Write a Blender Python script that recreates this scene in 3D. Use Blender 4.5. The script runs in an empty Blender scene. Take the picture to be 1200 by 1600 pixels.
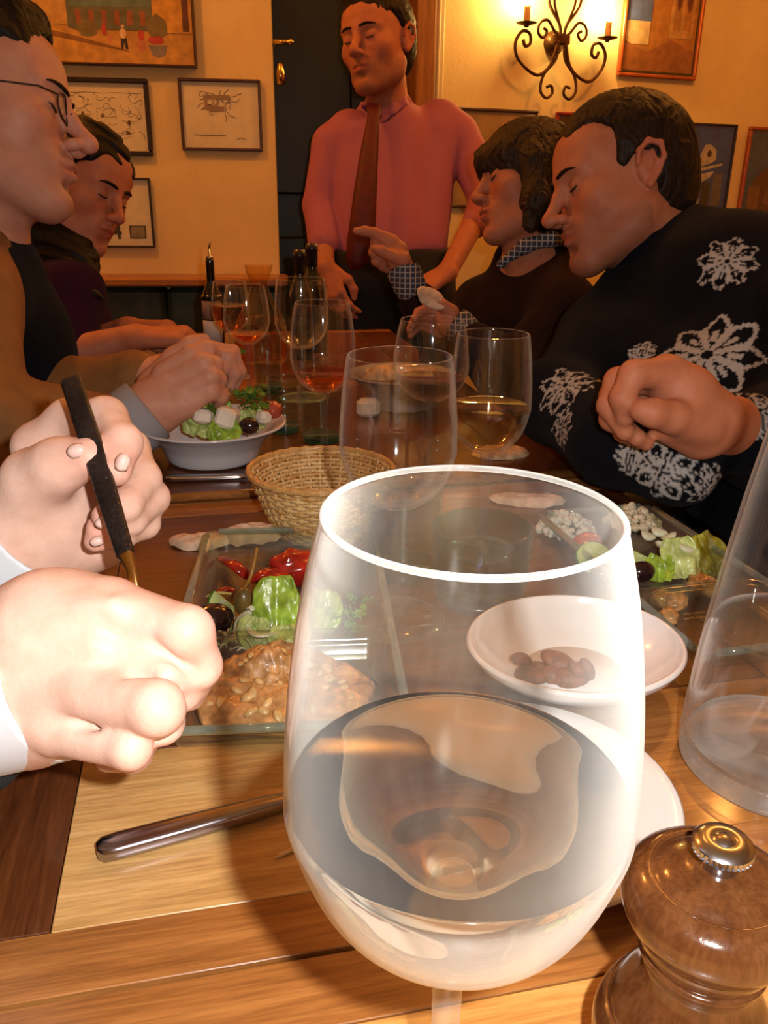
import bpy, bmesh, math, random
import numpy as np
from mathutils import Vector, Matrix, Euler, noise

random.seed(7); np.random.seed(7)
S = bpy.context.scene
COL = S.collection
PI = math.pi

# ------------------------------------------------------------------ camera
F_PX, CAM_Z, PITCH, ROLL = 1300.0, 1.06, math.radians(21.0), math.radians(0.7)
_c, _s = math.cos(PITCH), math.sin(PITCH)
FWD = np.array([0, _c, -_s]); _u0 = np.array([0, _s, _c]); _r0 = np.array([1.0, 0, 0])
RT = _r0*math.cos(ROLL) + _u0*math.sin(ROLL)
UP = _u0*math.cos(ROLL) - _r0*math.sin(ROLL)
EYE = np.array([0, 0, CAM_Z])
cam_d = bpy.data.cameras.new('camera'); cam_d.sensor_fit = 'VERTICAL'
cam_d.sensor_height = 24.0; cam_d.lens = F_PX/1600*24.0; cam_d.clip_start = 0.01
cam = bpy.data.objects.new('camera', cam_d); COL.objects.link(cam)
cam.matrix_world = Matrix(((RT[0], UP[0], -FWD[0], 0), (RT[1], UP[1], -FWD[1], 0), (RT[2], UP[2], -FWD[2], CAM_Z), (0, 0, 0, 1)))
S.camera = cam

# ------------------------------------------------------------------ world, lamps, exposure
S.view_settings.view_transform = 'Standard'; S.view_settings.look = 'None'
S.view_settings.gamma = 1.0; S.view_settings.use_curve_mapping = False
S.view_settings.exposure = 0.0
wd = bpy.data.worlds.new('room_dark'); S.world = wd; wd.use_nodes = True
wd.node_tree.nodes['Background'].inputs[0].default_value = (1.0, 0.42, 0.16, 1)
wd.node_tree.nodes['Background'].inputs[1].default_value = 0.012

def lamp(name, loc, power, color, radius):
    l = bpy.data.lights.new(name, 'POINT'); l.energy = power; l.color = color; l.shadow_soft_size = radius
    o = bpy.data.objects.new(name, l); o.location = loc; COL.objects.link(o)
    return o
TUNG = (1.0, 0.37, 0.075)
FLASH = lamp('camera_flash', (0.04, -0.005, CAM_Z + 0.03), 14.0, (1.0, 0.95, 0.90), 0.006)
for x, y, z, w in ((-1.05, 1.95, 2.36, 22), (1.15, 2.25, 2.36, 22), (0.25, 1.75, 2.38, 4)):
    lamp('ceiling_bulb', (x, y, z), w, TUNG, 0.035)

S.cycles.max_bounces = 12; S.cycles.transparent_max_bounces = 40; S.cycles.transmission_bounces = 12
S.cycles.glossy_bounces = 6; S.cycles.diffuse_bounces = 3
S.cycles.sample_clamp_indirect = 4.0

# ------------------------------------------------------------------ helpers
def P(px, py, d):
    """world point seen at pixel px,py of the 1200x1600 photograph, d metres along the view axis"""
    return EYE + d*(FWD + RT*((px-600)/F_PX) + UP*((800-py)/F_PX))
TZ = 0.75
def T(px, py, z=TZ):
    v = P(px, py, 1.0) - EYE
    return EYE + v*((z-CAM_Z)/v[2])
def camdir(r, u, t):
    """direction from its right / up / toward-the-viewer components"""
    v = RT*r + UP*u - FWD*t
    return v/np.linalg.norm(v)
TA = math.radians(12.5)
E1 = np.array([math.cos(TA), math.sin(TA), 0]); E2 = np.array([-math.sin(TA), math.cos(TA), 0])
def W(s, t, z=0.0): return E1*s + E2*t + np.array([0, 0, z])

def link(o, parent=None):
    COL.objects.link(o)
    if parent is not None: o.parent = parent
    return o
def tag(o, label=None, cat=None, group=None, kind=None):
    if label: o['label'] = label
    if cat: o['category'] = cat
    if group: o['group'] = group
    if kind: o['kind'] = kind
    return o
def empty(name, loc, label, cat, group=None, rot=None):
    o = bpy.data.objects.new(name, None); o.empty_display_size = 0.02
    o.location = loc
    if rot is not None: o.rotation_euler = rot
    link(o); tag(o, label, cat, group)
    bpy.context.view_layer.update()
    return o
def world_parent(o, parent):
    """parent o, keeping the world coordinates its mesh was built in"""
    o.parent = parent
    o.matrix_parent_inverse = parent.matrix_world.inverted()
def mesh_obj(name, verts, faces, mat, parent=None, smooth=True, world=False):
    me = bpy.data.meshes.new(name)
    me.from_pydata([tuple(v) for v in verts], [], [tuple(f) for f in faces])
    if mat is not None: me.materials.append(mat)
    if smooth: me.polygons.foreach_set('use_smooth', [True]*len(me.polygons))
    me.update()
    o = bpy.data.objects.new(name, me); COL.objects.link(o)
    if parent is not None:
        if world: world_parent(o, parent)
        else: o.parent = parent
    return o
def bm_obj(name, bm, mat, parent=None, smooth=False, world=False):
    me = bpy.data.meshes.new(name); bmesh.ops.recalc_face_normals(bm, faces=bm.faces[:]); bm.to_mesh(me); bm.free()
    if mat is not None: me.materials.append(mat)
    if smooth: me.polygons.foreach_set('use_smooth', [True]*len(me.polygons))
    o = bpy.data.objects.new(name, me); COL.objects.link(o)
    if parent is not None:
        if world: world_parent(o, parent)
        else: o.parent = parent
    return o
def copy_tree(o, parent=None):
    c = o.copy(); COL.objects.link(c)
    if parent is not None: c.parent = parent
    for ch in list(o.children): copy_tree(ch, c)
    return c

class G:
    """geometry accumulator"""
    def __init__(self): self.v = []; self.f = []
    def add(self, v, f, M=None):
        n = len(self.v)
        if M is not None: v = [tuple(M @ Vector(p)) for p in v]
        self.v += [tuple(p) for p in v]; self.f += [tuple(i+n for i in q) for q in f]
        return self
    def box(self, c, d, M=None, bevel=0.0):
        x, y, z = d[0]/2, d[1]/2, d[2]/2; b = bevel
        if b <= 0:
            v = [(c[0]+i*x, c[1]+j*y, c[2]+k*z) for k in (-1, 1) for j in (-1, 1) for i in (-1, 1)]
            f = [(0, 2, 3, 1), (4, 5, 7, 6), (0, 1, 5, 4), (2, 6, 7, 3), (0, 4, 6, 2), (1, 3, 7, 5)]
        else:
            def ring(zz, inset):
                return [(c[0]+sx*(x-inset-(b if q else 0)), c[1]+sy*(y-inset-(0 if q else b)), c[2]+zz)
                        for sx, sy, q in ((-1, -1, 0), (-1, -1, 1), (1, -1, 1), (1, -1, 0), (1, 1, 0), (1, 1, 1), (-1, 1, 1), (-1, 1, 0))]
            rs = [ring(-z, b), ring(-z+b, 0), ring(z-b, 0), ring(z, b)]
            v = sum(rs, []); f = [tuple(range(7, -1, -1)), tuple(range(24, 32))]
            for r in range(3):
                for i in range(8):
                    j = (i+1) % 8; f.append((r*8+i, r*8+j, r*8+8+j, r*8+8+i))
        return self.add(v, f, M)
    def lathe(self, prof, n=48, M=None, sx=1.0, sy=1.0):
        v = []; f = []; idx = []
        for (r, z) in prof:
            if r < 1e-6: idx.append([len(v)]); v.append((0, 0, z))
            else:
                idx.append(list(range(len(v), len(v)+n)))
                v += [(r*sx*math.cos(2*PI*i/n), r*sy*math.sin(2*PI*i/n), z) for i in range(n)]
        for a, b in zip(idx[:-1], idx[1:]):
            for i in range(n):
                j = (i+1) % n
                q = [a[i % len(a)], a[j % len(a)], b[j % len(b)], b[i % len(b)]]
                q2 = []
                for k in q:
                    if k not in q2: q2.append(k)
                if len(q2) >= 3: f.append(tuple(q2))
        return self.add(v, f, M)
    def tube(self, pts, rad, n=8, cap=True, closed=False, M=None, flat=1.0):
        pts = [Vector(p) for p in pts]; m = len(pts)
        if not hasattr(rad, '__len__'): rad = [rad]*m
        v = []; f = []; prev = None
        for i in range(m):
            if closed: t = pts[(i+1) % m]-pts[i-1]
            else: t = pts[min(i+1, m-1)]-pts[max(i-1, 0)]
            t.normalize()
            if prev is None:
                a = Vector((0, 0, 1)) if abs(t.z) < 0.9 else Vector((1, 0, 0))
                u = t.cross(a).normalized()
            else:
                u = (prev - t*prev.dot(t)).normalized()
            prev = u; w = t.cross(u)
            for k in range(n):
                an = 2*PI*k/n
                v.append(pts[i]+u*(rad[i]*math.cos(an))+w*(rad[i]*flat*math.sin(an)))
        for i in range(m if closed else m-1):
            for k in range(n):
                a = i*n+k; b = i*n+(k+1) % n; i2 = (i+1) % m
                f.append((a, b, i2*n+(k+1) % n, i2*n+k))
        if cap and not closed:
            f.append(tuple(range(n-1, -1, -1))); f.append(tuple(range((m-1)*n, m*n)))
        return self.add([tuple(p) for p in v], f, M)
    def blob(self, c, r, nu=14, nv=9, M=None, fn=None):
        if not hasattr(r, '__len__'): r = (r, r, r)
        v = [(0, 0, -1)]; f = []
        for j in range(1, nv):
            ph = -PI/2+PI*j/nv
            for i in range(nu):
                a = 2*PI*i/nu; v.append((math.cos(ph)*math.cos(a), math.cos(ph)*math.sin(a), math.sin(ph)))
        v.append((0, 0, 1)); L = len(v)-1
        for i in range(nu):
            f.append((0, 1+(i+1) % nu, 1+i)); f.append((L, L-nu+i, L-nu+(i+1) % nu))
        for j in range(nv-2):
            for i in range(nu):
                a = 1+j*nu+i; b = 1+j*nu+(i+1) % nu; f.append((a, b, b+nu, a+nu))
        if fn: v = [fn(Vector(p)) for p in v]
        v = [(p[0]*r[0]+c[0], p[1]*r[1]+c[1], p[2]*r[2]+c[2]) for p in v]
        return self.add(v, f, M)
    def sheet(self, nu, nv, fn, thick=0.0, M=None, wrap=False):
        """grid surface fn(u,v) with u,v in 0..1; thick > 0 closes it into a slab along its normals"""
        g = np.array([[fn(i/(nu-1), j/(nv-1)) for i in range(nu)] for j in range(nv)], float)
        f = []
        for j in range(nv-1):
            for i in range(nu-1):
                a = j*nu+i; f.append((a, a+1, a+nu+1, a+nu))
        top = g.reshape(-1, 3)
        if thick > 0:
            du = np.gradient(g, axis=1); dv = np.gradient(g, axis=0)
            nn = np.cross(du, dv); nn /= np.maximum(np.linalg.norm(nn, axis=2, keepdims=True), 1e-9)
            bot = (g-nn*thick).reshape(-1, 3); n0 = nu*nv
            f2 = [tuple(n0+k for k in reversed(q)) for q in f]
            rim = [i for i in range(nu)]+[(j+1)*nu-1 for j in range(1, nv)]+[(nv-1)*nu+i for i in range(nu-2, -1, -1)]+[j*nu for j in range(nv-2, 0, -1)]
            f3 = [(rim[(k+1) % len(rim)], rim[k], n0+rim[k], n0+rim[(k+1) % len(rim)]) for k in range(len(rim))]
            return self.add(list(map(tuple, top))+list(map(tuple, bot)), f+f2+f3, M)
        return self.add(list(map(tuple, top)), f, M)
    def obj(self, name, mat, parent=None, smooth=True, world=False):
        return mesh_obj(name, self.v, self.f, mat, parent, smooth, world)
def autosmooth(o, ang=40):
    """sharp edges where faces meet steeply"""
    me = o.data; bm = bmesh.new(); bm.from_mesh(me)
    for e in bm.edges:
        if len(e.link_faces) == 2 and e.calc_face_angle(0) > math.radians(ang): e.smooth = False
    bm.to_mesh(me); bm.free()
    return o

# ------------------------------------------------------------------ signed-distance sculpting of bodies and cloth
class SDF:
    """smooth union / difference of round cones and ellipsoids, meshed by surface nets on sparse blocks"""
    def __init__(self): self.p = []
    def _frame(self, M):
        if M is None: return None
        R = np.array([[M[i][j] for j in range(3)] for i in range(3)]); t = np.array([M[i][3] for i in range(3)])
        return R, t
    def cone(self, a, b, ra, rb, k=0.01, op=1, M=None):
        a = np.array(a, float); b = np.array(b, float)
        if M is not None:
            R, t = self._frame(M); a = R@a+t; b = R@b+t; sc = np.linalg.norm(R[:, 0]); ra *= sc; rb *= sc; k *= sc
        self.p.append(('c', a, b, float(ra), float(rb), float(k), op, (a+b)/2, np.linalg.norm(a-b)/2+max(ra, rb)))
        return self
    def chain(self, pts, rads, k=0.01, op=1, M=None):
        for i in range(len(pts)-1): self.cone(pts[i], pts[i+1], rads[i], rads[i+1], k, op, M)
        return self
    def ell(self, c, r, k=0.01, op=1, M=None, rot=None):
        R = np.eye(3); c = np.array(c, float); r = np.array(r if hasattr(r, '__len__') else (r, r, r), float)
        if rot is not None: R = np.array(Euler(rot).to_matrix())
        if M is not None:
            Rm, t = self._frame(M); sc = np.linalg.norm(Rm[:, 0]); c = Rm@c+t; R = (Rm/sc)@R; r = r*sc; k *= sc
        self.p.append(('e', c, R, r, None, float(k), op, c, float(max(r))))
        return self
    def half(self, c, n, k=0.002):
        """cut away everything on the side n points to"""
        n = np.array(n, float); n /= np.linalg.norm(n)
        self.p.append(('h', np.array(c, float), n, None, None, float(k), -1, None, None)); return self
    @staticmethod
    def dist(p, X):
        if p[0] == 'c':
            a, b, ra, rb = p[1:5]; ba = b-a; L2 = max(ba@ba, 1e-12)
            pa = X-a; h = np.clip(pa@ba/L2, 0, 1)
            q = pa-h[:, None]*ba
            return np.sqrt(np.einsum('ij,ij->i', q, q))-(ra+(rb-ra)*h)
        if p[0] == 'h': return -((X-p[1])@p[2])
        c, R, r = p[1:4]; q = (X-c)@R
        k0 = np.sqrt(((q/r)**2).sum(1)); k1 = np.sqrt(((q/(r*r))**2).sum(1))
        return k0*(k0-1)/np.maximum(k1, 1e-9)
    def field(self, X, prims):
        D = np.full(len(X), 1e3)
        for p in prims:
            d = self.dist(p, X); k = max(p[5], 1e-6)
            if p[6] > 0:
                h = np.maximum(k-np.abs(D-d), 0)/k
                D = np.minimum(D, d)-h*h*k*0.25
            else:
                d = -d if p[0] != 'h' else d
                if p[0] == 'h': d = -d
                h = np.maximum(k-np.abs(D-d), 0)/k
                D = np.maximum(D, d)+h*h*k*0.25
        return D
    def mesh(self, vox, disp=None, B=14):
        pr = self.p; bl = B*vox
        los = np.min([q[7]-q[8]-q[5] for q in pr if q[6] > 0], axis=0)-2*vox
        his = np.max([q[7]+q[8]+q[5] for q in pr if q[6] > 0], axis=0)+2*vox
        nb = np.ceil((his-los)/bl).astype(int)
        half = bl*0.87+2*vox
        cand = np.zeros(nb, bool)
        for q in pr:
            if q[6] < 0: continue
            a = np.clip(np.floor((q[7]-q[8]-q[5]-los)/bl).astype(int), 0, nb-1); b = np.clip(np.floor((q[7]+q[8]+q[5]-los)/bl).astype(int), 0, nb-1)
            cand[a[0]:b[0]+1, a[1]:b[1]+1, a[2]:b[2]+1] = True
        cells = np.argwhere(cand); ctr = los+(cells+0.5)*bl
        D = self.field(ctr, pr)
        cells = cells[np.abs(D) < half*1.6+0.01]
        n1 = B+3
        ii, jj, kk = np.meshgrid(np.arange(n1), np.arange(n1), np.arange(n1), indexing='ij')
        base = np.stack([ii, jj, kk], -1).reshape(-1, 3)
        NX = nb*B+8
        def gid(c): return (c[:, 0]+2)*(NX[1]*NX[2])+(c[:, 1]+2)*NX[2]+(c[:, 2]+2)
        VID = []; VP = []; Q = []
        for cb in cells:
            org = cb*B-1
            ctr1 = los+(cb+0.5)*bl
            act = [q for q in pr if q[0] == 'h' or np.linalg.norm(q[7]-ctr1) < q[8]+q[5]+half+0.01]
            if not any(q[6] > 0 for q in act): continue
            X = los+(base+org)*vox
            Dv = self.field(X, act)
            if disp is not None: Dv = Dv-disp(X)
            Dg = Dv.reshape(n1, n1, n1)
            sg = Dg < 0
            if sg.all() or not sg.any(): continue
            m = n1-1
            cs = sg[:-1, :-1, :-1].astype(np.int8)
            tot = np.zeros((m, m, m), np.int8)
            for a in (0, 1):
                for b in (0, 1):
                    for c in (0, 1): tot += sg[a:a+m, b:b+m, c:c+m]
            act_c = np.argwhere((tot > 0) & (tot < 8))
            if len(act_c) == 0: continue
            acc = np.zeros((len(act_c), 3)); cnt = np.zeros(len(act_c))
            I, J, K = act_c.T
            for ax in range(3):
                o1, o2 = [x for x in range(3) if x != ax]
                for b in (0, 1):
                    for c in (0, 1):
                        off = [0, 0, 0]; off[o1] = b; off[o2] = c
                        off2 = list(off); off2[ax] = 1
                        d0 = Dg[I+off[0], J+off[1], K+off[2]]; d1 = Dg[I+off2[0], J+off2[1], K+off2[2]]
                        cr = (d0 < 0) != (d1 < 0)
                        t = np.where(cr, d0/np.where(cr, d0-d1, 1), 0)
                        pt = np.tile(np.array(off, float), (len(I), 1)); pt[:, ax] = t
                        acc += pt*cr[:, None]; cnt += cr
            pos = los+(act_c+org+acc/cnt[:, None])*vox
            own = ((act_c >= 1) & (act_c < B+1)).all(1)
            VID.append(gid((act_c+org)[own])); VP.append(pos[own])
            for ax in range(3):
                o1, o2 = [(1, 2), (2, 0), (0, 1)][ax]
                sl0 = [slice(1, B+1)]*3; sl1 = [slice(1, B+1)]*3; sl1[ax] = slice(2, B+2)
                s0 = sg[tuple(sl0)]; s1 = sg[tuple(sl1)]
                e = np.argwhere(s0 != s1)
                if len(e) == 0: continue
                flip = s0[tuple(e.T)]
                e = e+1+org
                c00 = e.copy(); c10 = e.copy(); c10[:, o1] -= 1; c11 = c10.copy(); c11[:, o2] -= 1; c01 = e.copy(); c01[:, o2] -= 1
                q = np.stack([gid(c00), gid(c10), gid(c11), gid(c01)], 1)
                q[~flip] = q[~flip][:, ::-1]
                Q.append(q)
        VID = np.concatenate(VID); VP = np.concatenate(VP); Q = np.concatenate(Q)
        o = np.argsort(VID); VID = VID[o]; VP = VP[o]
        idx = np.searchsorted(VID, Q); idx = np.minimum(idx, len(VID)-1)
        ok = (VID[idx] == Q).all(1)
        return VP, idx[ok]
def np_obj(name, V, Fq, mat, parent=None, world=True, smooth=True):
    me = bpy.data.meshes.new(name); nv, nf = len(V), len(Fq)
    me.vertices.add(nv); me.vertices.foreach_set('co', np.asarray(V, np.float32).ravel())
    me.loops.add(nf*4); me.loops.foreach_set('vertex_index', np.asarray(Fq, np.int32).ravel())
    me.polygons.add(nf); me.polygons.foreach_set('loop_start', np.arange(0, nf*4, 4, dtype=np.int32))
    me.polygons.foreach_set('loop_total', np.full(nf, 4, np.int32))
    me.update(calc_edges=True); me.validate()
    if smooth: me.polygons.foreach_set('use_smooth', np.ones(len(me.polygons), bool))
    if mat is not None: me.materials.append(mat)
    o = bpy.data.objects.new(name, me); COL.objects.link(o)
    if parent is not None: world_parent(o, parent) if world else setattr(o, 'parent', parent)
    return o
def paint(o, name, rgb):
    """per-vertex pigment (lips, stubble, knitted-in yarn colours)"""
    a = o.data.color_attributes.new(name, 'FLOAT_COLOR', 'POINT')
    c = np.ones((len(rgb), 4), np.float32); c[:, :3] = rgb
    a.data.foreach_set('color', c.ravel())
# ------------------------------------------------------------------ materials
class NT:
    def __init__(self, name):
        self.m = bpy.data.materials.new(name); self.m.use_nodes = True
        self.n = self.m.node_tree.nodes; self.l = self.m.node_tree.links
        self.b = self.n['Principled BSDF']; self.out = self.n['Material Output']
    def new(self, t, **kw):
        x = self.n.new(t)
        for k, v in kw.items():
            if k in x.inputs: x.inputs[k].default_value = v
            else: setattr(x, k, v)
        return x
    def link(self, a, b): self.l.new(a, b)
    def coords(self, scale=(1, 1, 1), rot=(0, 0, 0), kind='Object'):
        tc = self.new('ShaderNodeTexCoord'); mp = self.new('ShaderNodeMapping')
        mp.inputs['Scale'].default_value = scale; mp.inputs['Rotation'].default_value = rot
        self.link(tc.outputs[kind], mp.inputs[0]); return mp.outputs[0]
    def noise(self, vec, scale=5, detail=4, rough=0.55, dist=0.0):
        x = self.new('ShaderNodeTexNoise'); x.inputs['Scale'].default_value = scale; x.inputs['Detail'].default_value = detail
        x.inputs['Roughness'].default_value = rough; x.inputs['Distortion'].default_value = dist
        if vec is not None: self.link(vec, x.inputs['Vector'])
        return x.outputs['Fac']
    def ramp(self, fac, stops):
        r = self.new('ShaderNodeValToRGB'); e = r.color_ramp.elements
        while len(e) < len(stops): e.new(0.5)
        for k, (p, c) in enumerate(stops): e[k].position = p; e[k].color = (c[0], c[1], c[2], 1)
        self.link(fac, r.inputs[0]); return r.outputs[0]
    def bump(self, h, strength=0.3, dist=0.002):
        b = self.new('ShaderNodeBump'); b.inputs['Strength'].default_value = strength; b.inputs['Distance'].default_value = dist
        self.link(h, b.inputs['Height']); self.link(b.outputs[0], self.b.inputs['Normal']); return b
    def mixc(self, fac, a, b, mode='MIX'):
        x = self.new('ShaderNodeMix', data_type='RGBA', blend_type=mode)
        for sock, v in ((0, fac), (6, a), (7, b)):
            if hasattr(v, 'is_linked'): self.link(v, x.inputs[sock])
            elif isinstance(v, (int, float)): x.inputs[sock].default_value = v
            else: x.inputs[sock].default_value = (v[0], v[1], v[2], 1)
        return x.outputs[2]
    def base(self, c):
        if hasattr(c, 'is_linked'): self.link(c, self.b.inputs['Base Color'])
        else: self.b.inputs['Base Color'].default_value = (c[0], c[1], c[2], 1)
    def set(self, rough=0.5, metal=0.0, spec=0.5, coat=0.0, sss=0.0):
        self.b.inputs['Roughness'].default_value = rough; self.b.inputs['Metallic'].default_value = metal
        self.b.inputs['Specular IOR Level'].default_value = spec; self.b.inputs['Coat Weight'].default_value = coat
        self.b.inputs['Coat Roughness'].default_value = 0.1
        if sss > 0:
            self.b.inputs['Subsurface Weight'].default_value = sss; self.b.inputs['Subsurface Radius'].default_value = (0.008, 0.003, 0.0015)
            self.b.inputs['Subsurface Scale'].default_value = 0.6
        return self
_cache = {}
def M(name, col, rough=0.5, metal=0.0, spec=0.5, var=0.12, scale=40.0, bump=0.0, bscale=200.0, bdist=0.001, coat=0.0, sss=0.0, stretch=(1, 1, 1)):
    if name in _cache: return _cache[name]
    t = NT(name); v = t.coords(stretch); n = t.noise(v, scale)
    lo = [max(c*(1-var*1.6), 0) for c in col]; hi = [min(c*(1+var), 1) for c in col]
    t.base(t.ramp(n, [(0.3, lo), (0.7, hi)])); t.set(rough, metal, spec, coat, sss)
    if bump > 0: t.bump(t.noise(v, bscale, 3), bump, bdist)
    _cache[name] = t.m; return t.m
def wood(name, dark, mid, light, axis=0, scale=1.0, rough=0.32, coat=0.25, rot=0.0, bump=0.12):
    if name in _cache: return _cache[name]
    t = NT(name); sc = [26*scale]*3; sc[axis] = 1.6*scale
    v = t.coords(sc, (0, 0, rot))
    n1 = t.noise(v, 4.0, 6, 0.62, 0.6); v2 = t.coords([x*6 for x in sc], (0, 0, rot)); n2 = t.noise(v2, 4.0, 3, 0.6)
    c1 = t.ramp(n1, [(0.25, dark), (0.48, mid), (0.72, light)])
    c2 = t.ramp(n2, [(0.35, (0.55, 0.5, 0.45)), (0.6, (1, 1, 1))])
    t.base(t.mixc(0.55, c1, c2, 'MULTIPLY')); t.set(rough, 0, 0.45, coat)
    t.bump(n2, bump, 0.0006); _cache[name] = t.m; return t.m
def thin_glass(name, tint=(1, 1, 1), haze=0.05, edge=0.5, gloss=1.0, rough=0.03, ior=1.5, film=0.02, pw_=6.0):
    """thin-walled glass: lets light straight through, mirrors by Fresnel, carries faint smudges; its white edge tint stands in for light caught in the wall"""
    if name in _cache: return _cache[name]
    t = NT(name); t.n.remove(t.b)
    tr = t.new('ShaderNodeBsdfTransparent'); gl = t.new('ShaderNodeBsdfGlossy'); df = t.new('ShaderNodeBsdfDiffuse')
    tr.inputs[0].default_value = (*tint, 1); gl.inputs[0].default_value = (gloss, gloss, gloss, 1); gl.inputs['Roughness'].default_value = rough
    df.inputs[0].default_value = (0.86, 0.88, 0.86, 1)
    lw = t.new('ShaderNodeLayerWeight'); lw.inputs[0].default_value = 0.5
    f5 = t.new('ShaderNodeMath', operation='POWER'); t.link(lw.outputs['Facing'], f5.inputs[0]); f5.inputs[1].default_value = 5.0
    r0 = ((ior-1)/(ior+1))**2
    fs = t.new('ShaderNodeMath', operation='MULTIPLY_ADD'); t.link(f5.outputs[0], fs.inputs[0]); fs.inputs[1].default_value = (1-r0)*0.8; fs.inputs[2].default_value = r0
    m1 = t.new('ShaderNodeMixShader'); t.link(fs.outputs[0], m1.inputs[0]); t.link(tr.outputs[0], m1.inputs[1]); t.link(gl.outputs[0], m1.inputs[2])
    pw = t.new('ShaderNodeMath', operation='POWER'); t.link(lw.outputs['Facing'], pw.inputs[0]); pw.inputs[1].default_value = pw_
    ml = t.new('ShaderNodeMath', operation='MULTIPLY'); t.link(pw.outputs[0], ml.inputs[0]); ml.inputs[1].default_value = edge
    v = t.coords((1, 1, 0.35)); sm = t.noise(v, 60, 5, 0.7, 0.4)
    sr = t.new('ShaderNodeMapRange'); t.link(sm, sr.inputs[0]); sr.inputs[1].default_value = 0.35; sr.inputs[2].default_value = 0.75; sr.inputs[3].default_value = film; sr.inputs[4].default_value = film+haze
    ad = t.new('ShaderNodeMath', operation='ADD', use_clamp=True); t.link(ml.outputs[0], ad.inputs[0]); t.link(sr.outputs[0], ad.inputs[1])
    m2 = t.new('ShaderNodeMixShader'); t.link(ad.outputs[0], m2.inputs[0]); t.link(m1.outputs[0], m2.inputs[1]); t.link(df.outputs[0], m2.inputs[2])
    t.link(m2.outputs[0], t.out.inputs[0]); _cache[name] = t.m; return t.m
def emit(name, col, strength):
    if name in _cache: return _cache[name]
    t = NT(name); t.base((0.9, 0.8, 0.6)); t.b.inputs['Emission Color'].default_value = (*col, 1); t.b.inputs['Emission Strength'].default_value = strength
    _cache[name] = t.m; return t.m
def skin_mat(name, col, sss=0.12, rough=0.42, vein=0.25):
    if name in _cache: return _cache[name]
    t = NT(name); v = t.coords((1, 1, 1)); n = t.noise(v, 45, 5, 0.6); n2 = t.noise(v, 500, 2)
    at = t.new('ShaderNodeVertexColor'); at.layer_name = 'pigment'
    c = t.ramp(n, [(0.3, [c*(1-vein*0.6)*f for c, f in zip(col, (1, .9, .85))]), (0.65, col)])
    t.base(t.mixc(1.0, c, at.outputs[0], 'MULTIPLY')); t.set(rough, 0, 0.4, 0, sss); t.bump(n2, 0.25, 0.0006)
    _cache[name] = t.m; return t.m
def knit(name, col, scale=420.0, rough=0.95, painted=False, bump=0.5, sheen=0.02):
    if name in _cache: return _cache[name]
    t = NT(name); v = t.coords((1, 1, 1)); n = t.noise(v, scale, 3); n0 = t.noise(v, 18, 4)
    if painted:
        at = t.new('ShaderNodeVertexColor'); at.layer_name = 'yarn'; c = at.outputs[0]
        t.base(t.mixc(0.5, c, t.ramp(n, [(0.3, (0.5, 0.5, 0.5)), (0.7, (1, 1, 1))]), 'MULTIPLY'))
    else: t.base(t.ramp(n0, [(0.3, [x*0.75 for x in col]), (0.7, col)]))
    t.set(rough, 0, 0.06); t.b.inputs['Sheen Weight'].default_value = sheen; t.b.inputs['Sheen Roughness'].default_value = 0.5
    t.bump(n, bump, 0.0015); _cache[name] = t.m; return t.m
def hair_mat(name, dark, light):
    if name in _cache: return _cache[name]
    t = NT(name); v = t.coords((1, 1, 1)); n = t.noise(v, 160, 4, 0.7, 1.2)
    at = t.coords((220, 220, 18)); n2 = t.noise(at, 1.0, 4, 0.7)
    t.base(t.ramp(n2, [(0.35, dark), (0.62, light)])); t.set(0.55, 0, 0.22); t.bump(n2, 0.6, 0.002)
    _cache[name] = t.m; return t.m

PLASTER = M('warm_plaster', (0.84, 0.64, 0.30), 0.85, var=0.05, scale=6, bump=0.25, bscale=70, bdist=0.003)
CREAM = M('cream_trim', (0.72, 0.58, 0.33), 0.5, var=0.05)
POST = wood('orange_wood', (0.20, 0.075, 0.02), (0.34, 0.13, 0.035), (0.42, 0.17, 0.05), 2, rough=0.4)
LEDGE = wood('ledge_wood', (0.26, 0.09, 0.02), (0.42, 0.16, 0.04), (0.52, 0.2, 0.055), 0, rough=0.35)
GREEN = M('dark_green_paint', (0.010, 0.015, 0.007), 0.45, var=0.3, scale=9)
LEATHER = M('dark_green_leather', (0.035, 0.05, 0.045), 0.35, var=0.3, scale=15, bump=0.3, bscale=250)
OAK = wood('oak_panel', (0.40, 0.21, 0.065), (0.60, 0.36, 0.13), (0.70, 0.45, 0.19), 0, rough=0.36, coat=0.2)
BROWN = wood('brown_board', (0.15, 0.055, 0.014), (0.30, 0.115, 0.028), (0.43, 0.185, 0.05), 0, rough=0.3, coat=0.3)
REDBROWN = wood('red_brown_panel', (0.065, 0.018, 0.005), (0.12, 0.034, 0.009), (0.18, 0.054, 0.014), 0, rough=0.3, coat=0.3)
STILE = wood('dark_stile', (0.045, 0.014, 0.005), (0.10, 0.03, 0.009), (0.15, 0.05, 0.014), 1, rough=0.3, coat=0.3)
ORANGEOAK = wood('orange_oak_panel', (0.40, 0.17, 0.04), (0.62, 0.30, 0.08), (0.70, 0.37, 0.11), 0, rough=0.34, coat=0.25)
FLOORW = wood('floor_board', (0.06, 0.03, 0.012), (0.11, 0.055, 0.02), (0.16, 0.08, 0.03), 1, rough=0.5)
BLACKFRAME = M('black_frame_paint', (0.025, 0.014, 0.009), 0.35)
BROWNFRAME = M('brown_frame_wood', (0.075, 0.028, 0.010), 0.4)
REDFRAME = M('orange_frame_wood', (0.36, 0.075, 0.015), 0.35)
CRIMSON = M('crimson_frame', (0.33, 0.02, 0.015), 0.4)
PAPER = M('sketch_paper', (0.93, 0.82, 0.58), 0.8, var=0.04)
INK = M('ink', (0.05, 0.035, 0.03), 0.7)
PALEINK = M('faded_ink', (0.20, 0.12, 0.07), 0.7)
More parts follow.
